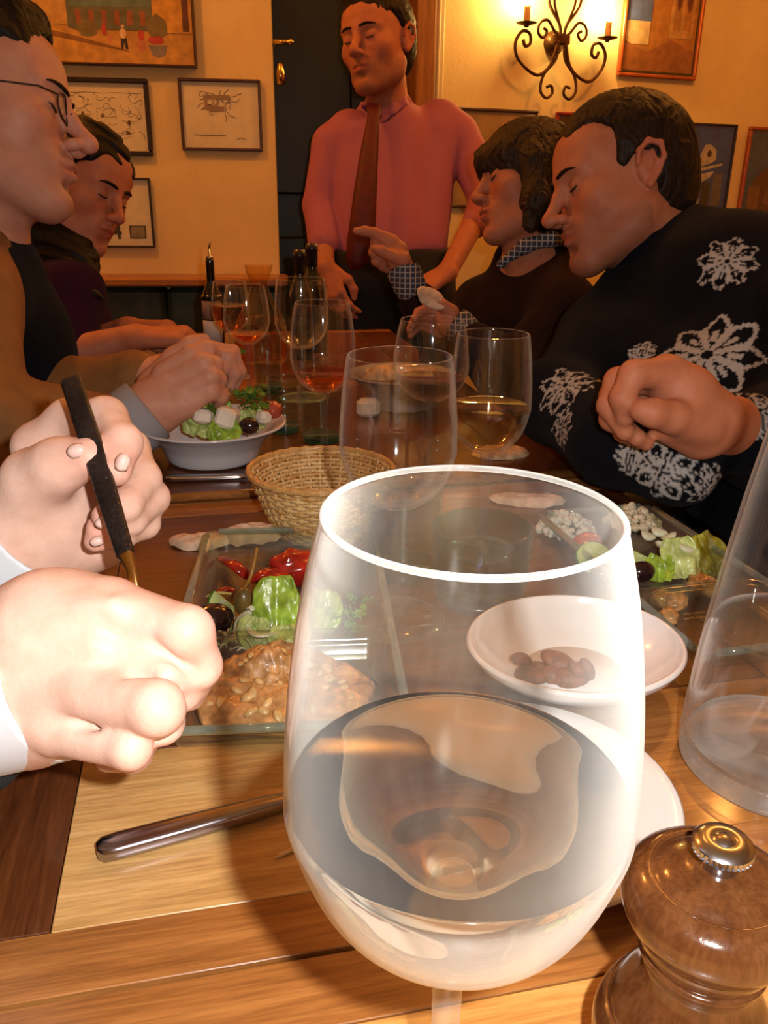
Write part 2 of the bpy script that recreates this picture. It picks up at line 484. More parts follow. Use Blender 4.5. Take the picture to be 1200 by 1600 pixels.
IRON = M('bronze_iron', (0.12, 0.055, 0.02), 0.42, metal=0.7, var=0.3, bump=0.2, bscale=120)
CHROME = M('polished_steel', (0.62, 0.60, 0.60), 0.12, metal=1.0, var=0.05)
SATIN = M('satin_steel', (0.40, 0.38, 0.44), 0.2, metal=1.0, var=0.08, scale=90)
DARKSTEEL = M('dark_hammered_steel', (0.035, 0.026, 0.024), 0.38, metal=0.6, var=0.4, bump=0.9, bscale=320, bdist=0.0015)
BRASS = M('brass', (0.75, 0.48, 0.16), 0.22, metal=1.0)
PORCELAIN = M('white_porcelain', (0.82, 0.80, 0.80), 0.14, var=0.015, coat=0.3)
BOWLW = M('white_bowl_glaze', (0.62, 0.60, 0.62), 0.2, var=0.02, coat=0.3)
GREYBOWL = M('grey_bowl_glaze', (0.25, 0.22, 0.22), 0.3)
GLASS = thin_glass('clear_glass', (0.99, 0.99, 0.985), haze=0.003, edge=0.50, film=0.0, rough=0.055, pw_=7.0)
NEARGLASS = thin_glass('smudged_bright_edge_glass', (0.985, 0.99, 0.985), haze=0.012, edge=0.85, film=0.0, rough=0.10, pw_=3.4)  # faint smudges; the strong white edge paints in bright bands of flash light
RIMGLASS = thin_glass('glass_rim', (0.95, 0.96, 0.95), haze=0.06, edge=0.5, film=0.06, rough=0.08, pw_=2.0)  # whitish film paints the flash highlight into the lip
STEMGLASS = thin_glass('stem_glass', (0.93, 0.94, 0.92), haze=0.02, edge=0.30, film=0.01)
TEALGLASS = thin_glass('teal_tinted_glass', (0.84, 0.93, 0.92), haze=0.006, edge=0.22, film=0.0, rough=0.05)
TEALBASE = thin_glass('teal_glass_base', (0.25, 0.62, 0.60), haze=0.02, edge=0.10, film=0.01)
BLUEGLASS = thin_glass('blue_tinted_glass', (0.50, 0.76, 0.92), haze=0.01, edge=0.25, film=0.002, rough=0.05)
BLUERIM = thin_glass('blue_glass_edge', (0.30, 0.58, 0.80), haze=0.03, edge=0.25, film=0.03, rough=0.22, ior=1.7)
TRAYGLASS = thin_glass('green_tray_glass', (0.88, 0.89, 0.80), haze=0.03, edge=0.16, film=0.012, rough=0.13)
WATER = thin_glass('water', (0.95, 0.96, 0.97), haze=0.0, edge=0.06, film=0.0, ior=1.33)
WINE = thin_glass('white_wine', (0.97, 0.93, 0.74), haze=0.0, edge=0.03, film=0.0, ior=1.34)
ROSE = thin_glass('amber_wine', (0.95, 0.62, 0.30), haze=0.0, edge=0.03, film=0.0, ior=1.34)
REDWINE = thin_glass('red_wine', (0.35, 0.05, 0.04), haze=0.0, edge=0.02, film=0.0, ior=1.34)
BOTTLE = M('bottle_glass', (0.006, 0.008, 0.006), 0.08, var=0.2, coat=0.5)
LABELP = M('label_paper', (0.62, 0.55, 0.48), 0.7, var=0.05)
FOIL = M('bottle_foil', (0.012, 0.010, 0.012), 0.3)
MILLW = wood('mill_wood', (0.05, 0.015, 0.005), (0.085, 0.029, 0.009), (0.12, 0.046, 0.016), 2, scale=1.0, rough=0.16, coat=0.5)
BAMBOO = wood('bamboo', (0.55, 0.30, 0.09), (0.72, 0.46, 0.18), (0.82, 0.58, 0.27), 2, rough=0.5, coat=0.05)
BREAD = M('flatbread', (0.70, 0.48, 0.33), 0.85, var=0.25, scale=60, bump=0.5, bscale=220, bdist=0.002)
BREADIN = M('bread_crust', (0.62, 0.40, 0.22), 0.85, var=0.3, scale=70, bump=0.5, bscale=180, bdist=0.003)
NAPKIN = M('white_napkin', (0.75, 0.62, 0.50), 0.9, var=0.05)

def refractor(name, ior, col, gl=0.7):
    t = NT(name); t.n.remove(t.b); g = t.new('ShaderNodeBsdfRefraction'); g.inputs['IOR'].default_value = ior; g.inputs['Color'].default_value = (*col, 1); g.inputs['Roughness'].default_value = 0.0
    lw = t.new('ShaderNodeLayerWeight'); f = t.new('ShaderNodeMath', operation='POWER'); t.link(lw.outputs['Facing'], f.inputs[0]); f.inputs[1].default_value = 5.0
    fm = t.new('ShaderNodeMath', operation='MULTIPLY_ADD'); t.link(f.outputs[0], fm.inputs[0]); fm.inputs[1].default_value = gl; fm.inputs[2].default_value = ((ior-1)/(ior+1))**2
    gg = t.new('ShaderNodeBsdfGlossy'); gg.inputs['Roughness'].default_value = 0.06
    mx = t.new('ShaderNodeMixShader'); t.link(fm.outputs[0], mx.inputs[0]); t.link(g.outputs[0], mx.inputs[1]); t.link(gg.outputs[0], mx.inputs[2]); t.link(mx.outputs[0], t.out.inputs[0])
    return t.m
REFWINE = refractor('refracting_white_wine', 1.34, (0.985, 0.965, 0.88)); REFWATER = refractor('refracting_water', 1.33, (0.98, 0.985, 0.99)); REFGLASS = refractor('refracting_glass', 1.5, (0.93, 0.95, 0.96))
# ------------------------------------------------------------------ the room
def slab(name, c, d, mat, rotz=0.0, kind='structure', bevel=0.0, parent=None):
    g = G().box((0, 0, 0), d, bevel=bevel); o = g.obj(name, mat, parent, smooth=False)
    o.location = c; o.rotation_euler = (0, 0, rotz)
    if kind and parent is None: o['kind'] = kind
    return o
LY, RY = math.radians(6.0), math.radians(20.0)
CL = P(437, 300, 2.72); CR = P(870, 100, 2.95)
def lw(px, py, off=0.0):
    """point on the left wall's face under a pixel, off metres in front of it"""
    n = np.array([math.sin(LY), -math.cos(LY), 0]); v = P(px, py, 1)-EYE
    t = ((CL+n*off-EYE)@n)/(v@n); return EYE+v*t
def rw(px, py, off=0.0):
    n = np.array([math.sin(RY), -math.cos(RY), 0]); v = P(px, py, 1)-EYE
    t = ((CR+n*off-EYE)@n)/(v@n); return EYE+v*t
RH = 2.5
lx = lw(432, 300)
el = np.array([math.cos(LY), math.sin(LY), 0]); nl = np.array([math.sin(LY), -math.cos(LY), 0])
er = np.array([math.cos(RY), math.sin(RY), 0]); nr = np.array([math.sin(RY), -math.cos(RY), 0])
corner = np.array([lx[0], lx[1], 0])
cc = corner-el*1.15-nl*0.09
slab('wall_left_back', (cc[0], cc[1], RH/2), (2.3, 0.18, RH), PLASTER, LY)
rs = rw(694, 60); rs = np.array([rs[0], rs[1], 0]); cc = rs+er*1.6-nr*0.07
slab('wall_right_back', (cc[0], cc[1], RH/2), (3.2, 0.14, RH), PLASTER, RY)
slab('wall_left', (-2.05, 0.6, RH/2), (0.1, 5.4, RH), PLASTER)
slab('wall_right', (2.75, 1.0, RH/2), (0.1, 6.4, RH), PLASTER)
slab('wall_rear', (0.3, -1.8, RH/2), (5.2, 0.1, RH), PLASTER)
slab('ceiling', (0.3, 1.0, RH+0.05), (5.4, 6.4, 0.1), PLASTER)
slab('floor', (0.3, 1.0, -0.05), (5.4, 6.4, 0.1), FLOORW)
# dark green door in the recess between the two walls
dcen = (corner+rs)/2+np.array([0.02, 0.34, 0]); dw = rs[0]-corner[0]+0.5
door = slab('door_1', (dcen[0], dcen[1], 1.1), (dw, 0.05, 2.2), GREEN, math.radians(9))
slab('wall_over_door', (dcen[0], dcen[1], 2.35), (dw, 0.08, 0.3), PLASTER, math.radians(9))
for k, (u0, w0, z0, h0) in enumerate(((-0.24, 0.34, 0.55, 0.7), (0.2, 0.34, 0.55, 0.7), (-0.24, 0.34, 1.5, 0.9), (0.2, 0.34, 1.5, 0.9))):
    p = G().box((u0, -0.03, z0-1.1), (w0, 0.02, h0), bevel=0.008).obj('panel', GREEN, door, smooth=False)
q = lw(441, 63, 0.0); 
h = G().tube([(0, 0, 0), (0.05, 0, 0)], 0.006, 8).blob((0.052, 0, 0), 0.009).tube([(0, 0, 0), (0, 0.05, 0)], 0.006, 8).obj('rail_hook', BRASS, None)
h.location = tuple(np.array([lx[0]+0.005, lx[1]+0.03, q[2]])); tag(h, 'small brass rail stub projecting from the wall edge beside the dark door', 'hook')
b = G().lathe([(0, 0), (0.012, 0), (0.014, 0.03), (0.009, 0.055), (0.005, 0.06), (0, 0.062)], 14).obj('brass_bell', BRASS); q = lw(430, 130)
b.location = (lx[0]+0.022, lx[1]+0.03, q[2]); tag(b, 'small bright brass fitting on the wall edge below the rail stub', 'fitting')
# wooden door post and cream moulding at the right of the door
def post(name, pxa, pxb, py, off, depth, mat):
    a = rw(pxa, py, off); b2 = rw(pxb, py, off); w = np.linalg.norm((b2-a)[:2]); m = (a+b2)/2
    return slab(name, (m[0]-nr[0]*depth/2, m[1]-nr[1]*depth/2, 1.2), (w, depth, 2.4), mat, RY, bevel=0.004)
post('trim_1', 652, 681, 60, 0.03, 0.16, POST)
post('trim_2', 679, 695, 60, 0.015, 0.12, CREAM)
post('trim_4', 684, 689, 60, 0.022, 0.02, CREAM)
# bench along the left wall
bw = lw(300, 430, 0.0); zb = bw[2]
br = empty('wall_bench', (0, 0, 0), 'dark green leather wall bench with orange wooden top ledge under the sketches', 'bench')
bc = corner-el*0.78
def onwall(u, out, z): return corner+el*u+nl*out+np.array([0, 0, z])
def rotbox(name, u0, u1, o0, o1, z0, z1, mat, parent, bevel=0.006, ex=el, nn=nl, org=None, rz=LY):
    c = (corner if org is None else org)+ex*(u0+u1)/2+nn*(o0+o1)/2+np.array([0, 0, (z0+z1)/2])
    g = G().box((0, 0, 0), (u1-u0, o1-o0, z1-z0), bevel=bevel); o = g.obj(name, mat, parent, smooth=False); o.location = tuple(c); o.rotation_euler = (0, 0, rz); return o
rotbox('top_ledge', -1.9, 0.03, 0.0, 0.16, zb-0.022, zb+0.005, LEDGE, br)
for k in range(5): rotbox('back_cushion', -1.9+k*0.385, -1.9+(k+1)*0.385-0.004, 0.02, 0.13, 0.47, zb-0.024, LEATHER, br, 0.018)
for k in range(4): rotbox('seat_cushion', -1.9+k*0.48, -1.9+(k+1)*0.48-0.006, 0.02, 0.50, 0.36, 0.465, LEATHER, br, 0.025)
rotbox('plinth', -1.9, 0.0, 0.02, 0.46, 0.0, 0.355, BROWN, br)

# framed pictures -------------------------------------------------------------
def picture(name, corners, wallfn, ex, nn, rz, fw, fmat, matmat, label, glass=True, group=None, depth=0.02):
    """corners: left/right px and top/bottom py of the outer frame, measured on the wall"""
    x0, y0, x1, y1 = corners
    xm, ym = (x0+x1)/2, (y0+y1)/2
    tl = wallfn(x0, ym); brr = wallfn(x1, ym); tp = wallfn(xm, y0); bt = wallfn(xm, y1)
    w = abs((brr-tl)@ex); hh = abs(tp[2]-bt[2]); c = (tl+brr)/2; c[2] = (tp[2]+bt[2])/2
    o = empty(name, tuple(c+nn*0.001), label, 'picture', group, (0, 0, rz))
    for nm, cc2, dd in (('frame_rail', (0, -depth/2, hh/2-fw/2), (w, depth, fw)), ('frame_rail', (0, -depth/2, -hh/2+fw/2), (w, depth, fw)),
                        ('frame_stile', (-w/2+fw/2, -depth/2, 0), (fw, depth, hh-2*fw)), ('frame_stile', (w/2-fw/2, -depth/2, 0), (fw, depth, hh-2*fw))):
        G().box(cc2, dd, bevel=min(0.003, fw*0.3)).obj(nm, fmat, o, smooth=False)
    G().box((0, -0.004, 0), (w-2*fw+0.004, 0.006, hh-2*fw+0.004)).obj('sheet', matmat, o, smooth=False)
    if glass: G().box((0, -depth+0.006, 0), (w-2*fw+0.004, 0.002, hh-2*fw+0.004)).obj('glazing', PICGLASS, o, smooth=False)
    return o, w-2*fw, hh-2*fw
PICGLASS = thin_glass('picture_glass', (0.98, 0.98, 0.97), haze=0.0, edge=0.0, film=0.0, ior=1.45, rough=0.02)
def flatpoly(g, pts, w, h, lift=0.0):
    """a painted patch: polygon in sheet coordinates (-1..1), a hair proud of the sheet"""
    y = -0.0085-lift
    v = [(p[0]*w/2, y, p[1]*h/2) for p in pts]; v2 = [(p[0]*w/2, y+0.001, p[1]*h/2) for p in pts]; n = len(pts)
    g.add(v+v2, [tuple(range(n)), tuple(range(2*n-1, n-1, -1))]+[(i, n+i, n+(i+1) % n, (i+1) % n) for i in range(n)])
def rect(x0, y0, x1, y1): return [(x0, y0), (x1, y0), (x1, y1), (x0, y1)]
def ellp(cx, cy, rx, ry, n=14, jit=0.0, rnd=random): return [(cx+rx*math.cos(2*PI*i/n)*(1+jit*rnd.uniform(-1, 1)), cy+ry*math.sin(2*PI*i/n)*(1+jit*rnd.uniform(-1, 1))) for i in range(n)]
def patch(name, polys, w, h, mat, parent, lift=0.0):
    g = G()
    for k, p in enumerate(polys): flatpoly(g, p, w, h, lift+k*2e-5)
    o_ = g.obj(name, mat, parent, smooth=False)
    if len(polys) > 1: o_['kind'] = 'stuff'
    return o_
def paint_m(name, col, rough=0.7): return M('paint_'+name, col, rough, var=0.18, scale=35)

# street painting, unglazed canvas (top left)
o, w, h = picture('street_painting', (-40, -95, 303, 103), lw, el, nl, LY, 0.006, BROWNFRAME, paint_m('ochre', (0.56, 0.30, 0.07)), 'large street scene painting on canvas above the two sketches', False, depth=0.035)
rn = random.Random(3)
patch('building_left', [rect(-1, -0.35, -0.15, 1)], w, h, paint_m('tan', (0.58, 0.34, 0.10)), o)
patch('building_right', [rect(0.62, -0.45, 0.99, 1)], w, h, paint_m('yellow_ochre', (0.66, 0.34, 0.06)), o)
patch('shop_front', [rect(-0.18, -0.42, 0.62, 0.2), rect(-0.1, 0.12, 0.6, 0.5)], w, h, paint_m('teal', (0.13, 0.14, 0.09)), o, 1e-4)
patch('awning', [[(-0.16, -0.05), (0.6, -0.02), (0.62, 0.15), (-0.12, 0.12)]], w, h, paint_m('awning', (0.12, 0.20, 0.18)), o, 3e-4)
patch('road', [[(-1, -0.98), (0.99, -0.98), (0.99, -0.6), (0.3, -0.62), (-0.3, -0.35), (-1, -0.3)]], w, h, paint_m('road', (0.60, 0.33, 0.08)), o, 2e-4)
patch('kerb_shadow', [[(-0.6, -0.36), (-0.2, -0.5), (0.35, -0.75), (0.4, -0.8), (-0.25, -0.58), (-0.6, -0.45)]], w, h, paint_m('kerb', (0.26, 0.12, 0.03)), o, 4e-4)
patch('awning_stripes', [rect(-0.1+i*0.12, -0.34, -0.05+i*0.12, -0.1) for i in range(6)], w, h, paint_m('rust', (0.30, 0.10, 0.05)), o, 5e-4)
patch('tree_shadow', [ellp(0.66, -0.35, 0.1, 0.2, 12, .15, rn), ellp(0.0, -0.42, 0.1, 0.14, 12, .2, rn)], w, h, paint_m('olive', (0.20, 0.16, 0.06)), o, 6e-4)
patch('planter', [[(0.56, -0.66), (0.74, -0.66), (0.72, -0.82), (0.66, -0.88), (0.6, -0.84)]], w, h, paint_m('slate', (0.22, 0.20, 0.20)), o, 8e-4)
patch('red_figure', [ellp(0.155, -0.42, 0.025, 0.1, 8), ellp(0.5, -0.5, 0.03, 0.1, 8), ellp(0.64, -0.58, 0.07, 0.07, 10, .2, rn)], w, h, paint_m('red', (0.50, 0.06, 0.05)), o, 9e-4)
patch('figure_shirt', [ellp(0.33, -0.48, 0.032, 0.09, 10), ellp(0.33, -0.36, 0.016, 0.03, 8)], w, h, paint_m('cream', (0.70, 0.50, 0.28)), o, 10e-4)
patch('figure_legs', [[(0.305, -0.56), (0.36, -0.56), (0.37, -0.74), (0.345, -0.74), (0.335, -0.62), (0.32, -0.74), (0.3, -0.74)]], w, h, paint_m('black', (0.03, 0.025, 0.03)), o, 10e-4)
patch('pink_figure', [ellp(0.5, -0.66, 0.05, 0.12, 9, .2, rn), ellp(0.2, -0.58, 0.02, 0.1, 8)], w, h, paint_m('salmon', (0.58, 0.22, 0.10)), o, 7e-4)
patch('dark_window', [rect(0.9, -0.42, 0.96, 0.3)], w, h, paint_m('umber', (0.14, 0.05, 0.03)), o, 3e-4)

# two ink sketches
def squiggles(rn, n, x0, y0, x1, y1, size):
    out = []
    for _ in range(n):
        x, y = rn.uniform(x0, x1), rn.uniform(y0, y1); a = rn.uniform(0, 6.3); pts = [(x, y)]
        for k in range(rn.randint(4, 9)):
            a += rn.uniform(-1.1, 1.1); x += size*math.cos(a); y += size*math.sin(a); pts.append((x, y))
        out.append(pts)
    return out
def ink(name, strokes, w, h, parent, rad=0.0005, mat=None):
    g = G()
    for st in strokes: g.tube([(max(-.94, min(.94, p[0]))*w/2, -0.0078, max(-.94, min(.94, p[1]))*h/2) for p in st], rad, 4, flat=1.0)
    o_ = g.obj(name, mat or PALEINK, parent); o_['kind'] = 'stuff'; return o_
o, w, h = picture('ink_sketch', (70, 122, 236, 243), lw, el, nl, LY, 0.014, BLACKFRAME, PAPER, 'black framed ink crowd sketch at the left, below the street painting')
rn = random.Random(11)
ink('ink_lines', squiggles(rn, 60, -0.7, -0.7, 0.95, 0.6, 0.05)+[[(-0.95+i*0.1, 0.72+0.01*math.sin(i)) for i in range(20)]], w, h, o)
patch('ink_blots', [ellp(0.64, -0.15, 0.035, 0.09, 9, .3, rn), ellp(0.1, 0.05, 0.03, 0.06, 8, .3, rn), ellp(0.6, -0.45, 0.05, 0.06, 8, .4, rn), ellp(-0.3, 0.1, 0.03, 0.08, 8, .3, rn), ellp(0.35, -0.7, 0.02, 0.08, 8, .3, rn)], w, h, paint_m('blot', (0.22, 0.09, 0.05)), o)
o, w, h = picture('ink_sketch', (282, 124, 409, 236), lw, el, nl, LY, 0.009, BROWNFRAME, PAPER, 'thin brown framed sketch with small dark drawing, beside the dark door')
rn = random.Random(5)
ink('ink_lines', squiggles(rn, 26, -0.5, 0.1, 0.3, 0.62, 0.06)+[[(0.4, -0.72), (0.5, -0.68), (0.62, -0.72)], [(-0.75, -0.6), (-0.4, -0.62), (0.1, -0.6)]], w, h, o, 0.0008)
patch('ink_wash', [rect(-0.45, 0.48, 0.25, 0.62), ellp(-0.15, 0.2, 0.28, 0.12, 12, .3, rn), rect(-0.42, 0.2, -0.34, 0.5)], w, h, paint_m('wash', (0.40, 0.27, 0.17)), o)
# numbered print, mostly behind the woman's head
o, w, h = picture('numbered_print', (70, 277, 239, 386), lw, el, nl, LY, 0.006, BLACKFRAME, PAPER, 'narrow black framed print with a numeral 4 and grey stamp, lowest on the wall')
ts = []
for ch, x in (('4', 0.22),):
    cu = bpy.data.curves.new('numeral', 'FONT'); cu.body = ch; cu.size = 0.062; cu.extrude = 0.0004; cu.offset = 0.0016
    to = bpy.data.objects.new('tmp', cu); COL.objects.link(to); bpy.context.view_layer.update(); nm_ = bpy.data.meshes.new_from_object(to); bpy.data.objects.remove(to); to = bpy.data.objects.new('numeral', nm_); COL.objects.link(to); to.parent = o
    to.location = (x*w/2, -0.0085, -0.78*h/2); to.rotation_euler = (PI/2, 0, 0); nm_.materials.clear(); nm_.materials.append(INK)
patch('stamp', [rect(0.56, -0.78, 0.88, -0.38)], w, h, INK, o)
patch('stamp_face', [rect(0.59, -0.75, 0.85, -0.41)], w, h, paint_m('stamp', (0.33, 0.27, 0.20)), o, 3e-4)
ink('stamp_lines', [[(0.6, -0.45-0.055*i), (0.84, -0.45-0.055*i)] for i in range(6)]+[[(0.62+0.05*i, -0.42), (0.62+0.05*i, -0.74)] for i in range(5)], w, h, o, 0.0006)

# right wall pictures
o, w, h = picture('doorway_photograph', (972, -100, 1097, 124), rw, er, nr, RY, 0.012, REDFRAME, paint_m('orange_wall', (0.50, 0.20, 0.04)), 'tall orange framed photograph of an ochre house wall, right of the sconce')
patch('inner_border', [rect(-0.99, -0.99, 0.99, -0.95), rect(-0.99, -0.99, -0.95, 0.99), rect(0.95, -0.99, 0.99, 0.99)], w, h, BLACKFRAME, o, 5e-4)
patch('sky', [rect(-0.96, -0.2, -0.30, 0.97)], w, h, paint_m('dusk', (0.09, 0.14, 0.40)), o)
patch('white_house', [rect(-0.96, -0.55, -0.32, -0.2)], w, h, paint_m('chalk', (0.72, 0.50, 0.27)), o, 1e-4)
patch('street', [[(-0.96, -0.95), (0.95, -0.95), (0.95, -0.62), (0.3, -0.45), (-0.36, -0.66), (-0.96, -0.5)]], w, h, paint_m('rust_street', (0.36, 0.12, 0.035)), o, 2e-4)
patch('arched_surround', [rect(0.22, -0.42, 0.86, 0.9)], w, h, paint_m('pale_ochre', (0.60, 0.32, 0.11)), o, 2e-4)
patch('shutter', [rect(0.30, -0.3, 0.50, 0.7), rect(0.58, -0.3, 0.80, 0.7)], w, h, paint_m('ochre_shutter', (0.48, 0.20, 0.05)), o, 3e-4)
patch('hanging_lantern', [[(0.34, 0.2), (0.48, 0.2), (0.46, 0.06), (0.40, -0.02), (0.35, 0.08)], [(0.62, 0.22), (0.78, 0.22), (0.75, 0.04), (0.69, -0.04), (0.63, 0.08)]], w, h, paint_m('maroon', (0.14, 0.02, 0.015)), o, 5e-4)
o, w, h = picture('glazed_print', (700, 170, 833, 325), rw, er, nr, RY, 0.011, BROWNFRAME, M('brown_print', (0.50, 0.32, 0.14), 0.4, var=0.25, scale=8), 'brown framed glazed print on the wall between waiter and dark haired woman')
o, w, h = picture('crimson_frame', (864, 176, 920, 250), rw, er, nr, RY, 0.011, CRIMSON, paint_m('dark_red', (0.10, 0.02, 0.015)), 'small crimson picture frame half hidden behind the two right diners')
o, w, h = picture('chapel_photograph', (1015, 192, 1138, 345), rw, er, nr, RY, 0.008, BLACKFRAME, paint_m('night_blue', (0.020, 0.075, 0.42)), 'dark blue photograph of a white chapel in thin black frame')
patch('chapel', [[(-0.25, -0.95), (0.3, -0.95), (0.28, -0.2), (0.5, -0.1), (0.62, 0.05), (0.1, -0.05), (-0.28, -0.05)], [(0.05, 0.08), (0.5, 0.22), (0.62, 0.3), (0.6, 0.5), (0.42, 0.62), (0.28, 0.6), (0.18, 0.35)], [(-0.28, 0.02), (0.8, 0.22), (0.82, 0.18), (-0.25, -0.08)]], w, h, paint_m('lime_wash', (0.55, 0.48, 0.42)), o)
patch('chapel_wall', [rect(0.62, -0.7, 0.86, 0.0)], w, h, paint_m('lime_shade', (0.12, 0.12, 0.15)), o)
patch('chapel_window', [ellp(0.42, 0.42, 0.06, 0.08, 9), ellp(0.0, -0.2, 0.05, 0.08, 9), rect(0.34, -0.7, 0.56, -0.2)], w, h, paint_m('navy', (0.012, 0.014, 0.03)), o, 2e-4)
o, w, h = picture('harbour_photograph', (1157, 200, 1280, 352), rw, er, nr, RY, 0.013, REDFRAME, paint_m('grey_blue', (0.04, 0.09, 0.25)), 'orange framed dark photograph at the right edge of the wall')
patch('dark_house', [[(-0.9, -0.95), (0.9, -0.95), (0.9, 0.3), (0.2, 0.55), (-0.2, 0.4), (-0.75, -0.05)]], w, h, paint_m('umber_house', (0.11, 0.035, 0.02)), o)
patch('lit_wall', [rect(-0.85, -0.9, -0.55, -0.2), rect(-0.4, -0.6, 0.2, -0.3)], w, h, paint_m('dim_ochre', (0.22, 0.10, 0.05)), o, 2e-4)

# wrought iron sconce ---------------------------------------------------------
sc = empty('wall_sconce', tuple(rw(864, 68, 0.004)), 'bronze wrought iron two candle wall sconce with glowing bulbs', 'wall lamp', None, (0, 0, RY))
SU = 2.95/1300.0*1.005
def sp(px, py, out=0.06): return ((px-864)*SU*1.03, -out, (68-py)*SU*1.06)
def spiral(cx, cy, r0, r1, a0, turns, n=26, out=0.06): return [sp(cx+(r0+(r1-r0)*i/n)*math.cos(a0+turns*2*PI*i/n), cy+(r0+(r1-r0)*i/n)*math.sin(a0+turns*2*PI*i/n), out) for i in range(n+1)]
def smooth_pts(pts, n=6):
    pts = [Vector(p) for p in pts]; out = []
    for i in range(len(pts)-1):
        p0 = pts[max(i-1, 0)]; p1 = pts[i]; p2 = pts[i+1]; p3 = pts[min(i+2, len(pts)-1)]
        for k in range(n):
            t = k/n; out.append(0.5*((2*p1)+(p2-p0)*t+(2*p0-5*p1+4*p2-p3)*t*t+(3*p1-p0-3*p2+p3)*t*t*t))
    out.append(pts[-1]); return out
G().lathe([(0, 0), (0.038, 0), (0.040, 0.006), (0.026, 0.016), (0.02, 0.03), (0, 0.032)], 24, Matrix.Rotation(PI/2, 4, 'X')).obj('wall_plate', IRON, sc)
G().box((0, -0.05, 0.005), (0.066, 0.03, 0.036), bevel=0.006).obj('collar', IRON, sc, smooth=False)
for sgn in (-1, 1):
    tipx, tipy = (804, 52) if sgn < 0 else (941, 62)
    ex_ = lambda px: 864+sgn*(px)
    arm = [sp(864+sgn*6, 68), sp(864+sgn*16, 98), sp(864+sgn*34, 113), sp(864+sgn*54, 112+5*sgn), sp(864+sgn*72, 96+4*sgn), sp(864+sgn*76, 78+4*sgn), sp(864+sgn*66, 64+4*sgn), sp(864+sgn*54, 66+4*sgn), sp(864+sgn*52, 78+4*sgn), sp(864+sgn*60, 82+4*sgn), sp(864+sgn*64, 74+4*sgn)]
    G().tube(smooth_pts(arm), 0.0055, 8).obj('arm', IRON, sc)
    low = [sp(864+sgn*4, 68), sp(864+sgn*8, 92), sp(864+sgn*26, 112), sp(864+sgn*30, 132), sp(864+sgn*20, 142), sp(864+sgn*10, 136), sp(864+sgn*12, 126), sp(864+sgn*20, 128)]
    G().tube(smooth_pts(low), 0.005, 8).obj('lower_scroll', IRON, sc)
    up_ = [sp(864+sgn*3, 66), sp(864+sgn*6, 48), sp(864+sgn*26, 22), sp(864+sgn*22, -4), sp(864+sgn*4, -16)]
    G().tube(smooth_pts(up_), 0.0055, 8).obj('top_loop', IRON, sc)
    up2 = [sp(864+sgn*3, 66), sp(864+sgn*5, 50), sp(864+sgn*17, 22), sp(864+sgn*14, 2), sp(864+sgn*3, -6)]
    G().tube(smooth_pts(up2), 0.0045, 8).obj('inner_loop', IRON, sc)
    sd = [sp(864+sgn*4, 64), sp(864+sgn*14, 56), sp(864+sgn*26, 44), sp(864+sgn*38, 48), sp(864+sgn*40, 60), sp(864+sgn*32, 66), sp(864+sgn*26, 58), sp(864+sgn*32, 54)]
    G().tube(smooth_pts(sd), 0.005, 8).obj('side_scroll', IRON, sc)
    cx, cy, cz = sp(tipx, tipy)
    MT = Matrix.Translation((cx, cy, cz))
    G().lathe([(0, -0.008), (0.006, -0.008), (0.01, -0.002), (0.034, 0.004), (0.036, 0.007), (0.01, 0.003), (0, 0.003)], 20, MT).obj('drip_pan', IRON, sc)
    G().lathe([(0, 0.003), (0.0105, 0.003), (0.0115, 0.02), (0.0105, 0.05), (0.0112, 0.056), (0, 0.056)], 14, MT).obj('candle_sleeve', M('cream_sleeve', (0.72, 0.40, 0.16), 0.6), sc)
    G().lathe([(0, 0.056), (0.008, 0.058), (0.016, 0.078), (0.017, 0.092), (0.010, 0.115), (0.003, 0.132), (0, 0.136)], 16, MT).obj('bulb', emit('warm_bulb', (1.0, 0.60, 0.18), 330.0), sc)
# ------------------------------------------------------------------ tables pushed end to end
def board(name, s0, s1, t0, t1, mat, parent, z1=TZ, th=0.03, bevel=0.0004):
    c = W((s0+s1)/2, (t0+t1)/2, z1-th/2)
    o = G().box((0, 0, 0), (s1-s0-0.0006, t1-t0-0.0006, th), bevel=bevel).obj(name, mat, parent, smooth=False)
    loc = np.array(c)-np.array(parent.location); o.location = tuple(Matrix.Rotation(-TA, 3, 'Z') @ Vector(loc)); return o
SL, SR = -0.165, 0.45
def table(t0, t1, panels, label, group=None):
    b = W((SL+SR)/2, (t0+t1)/2, 0)
    o = empty('dining_table', tuple(b), label, 'table', group, (0, 0, TA))
    f = 0.082; r = 0.034
    board('end_rail', SL, SR, t0, t0+r, BROWN, o); board('end_rail', SL, SR, t1-r, t1, BROWN, o)
    board('side_board', SL, SL+f, t0+r, t1-r, STILE, o); board('side_board', SR-f, SR, t0+r, t1-r, STILE, o)
    for (s0, s1, a, bb, m) in panels: board('inlay_panel', s0, s1, a, bb, m, o, TZ-0.0004)
    g = G().box((0, 0, 0), (SR-SL-0.12, 0.02, 0.07)); 
    for yy in (-(t1-t0)/2+0.07, (t1-t0)/2-0.07):
        a = g.obj('apron', STILE, o, smooth=False); a.location = (0, yy, TZ-0.066)
    for sx in (-1, 1):
        for sy in (-1, 1):
            l = G().box((0, 0, -0.0), (0.05, 0.05, TZ-0.031), bevel=0.004).obj('leg', STILE, o, smooth=False)
            l.location = (sx*((SR-SL)/2-0.06), sy*((t1-t0)/2-0.06), (TZ-0.031)/2)
    return o
f = 0.082; r = 0.034; a0, a1 = SL+f, SR-f
table(-0.31, 0.268, [(a0, a1, -0.31+r, 0.268-r, ORANGEOAK)], 'near dining table with orange oak panel, at the bottom edge')
table(0.270, 0.848, [(a0, 0.19, 0.270+r, 0.43, OAK), (0.19, a1, 0.270+r, 0.43, BROWN), (a0, a1, 0.43, 0.848-r, REDBROWN)], 'second dining table carrying the steel knife, glass trays and white plate')
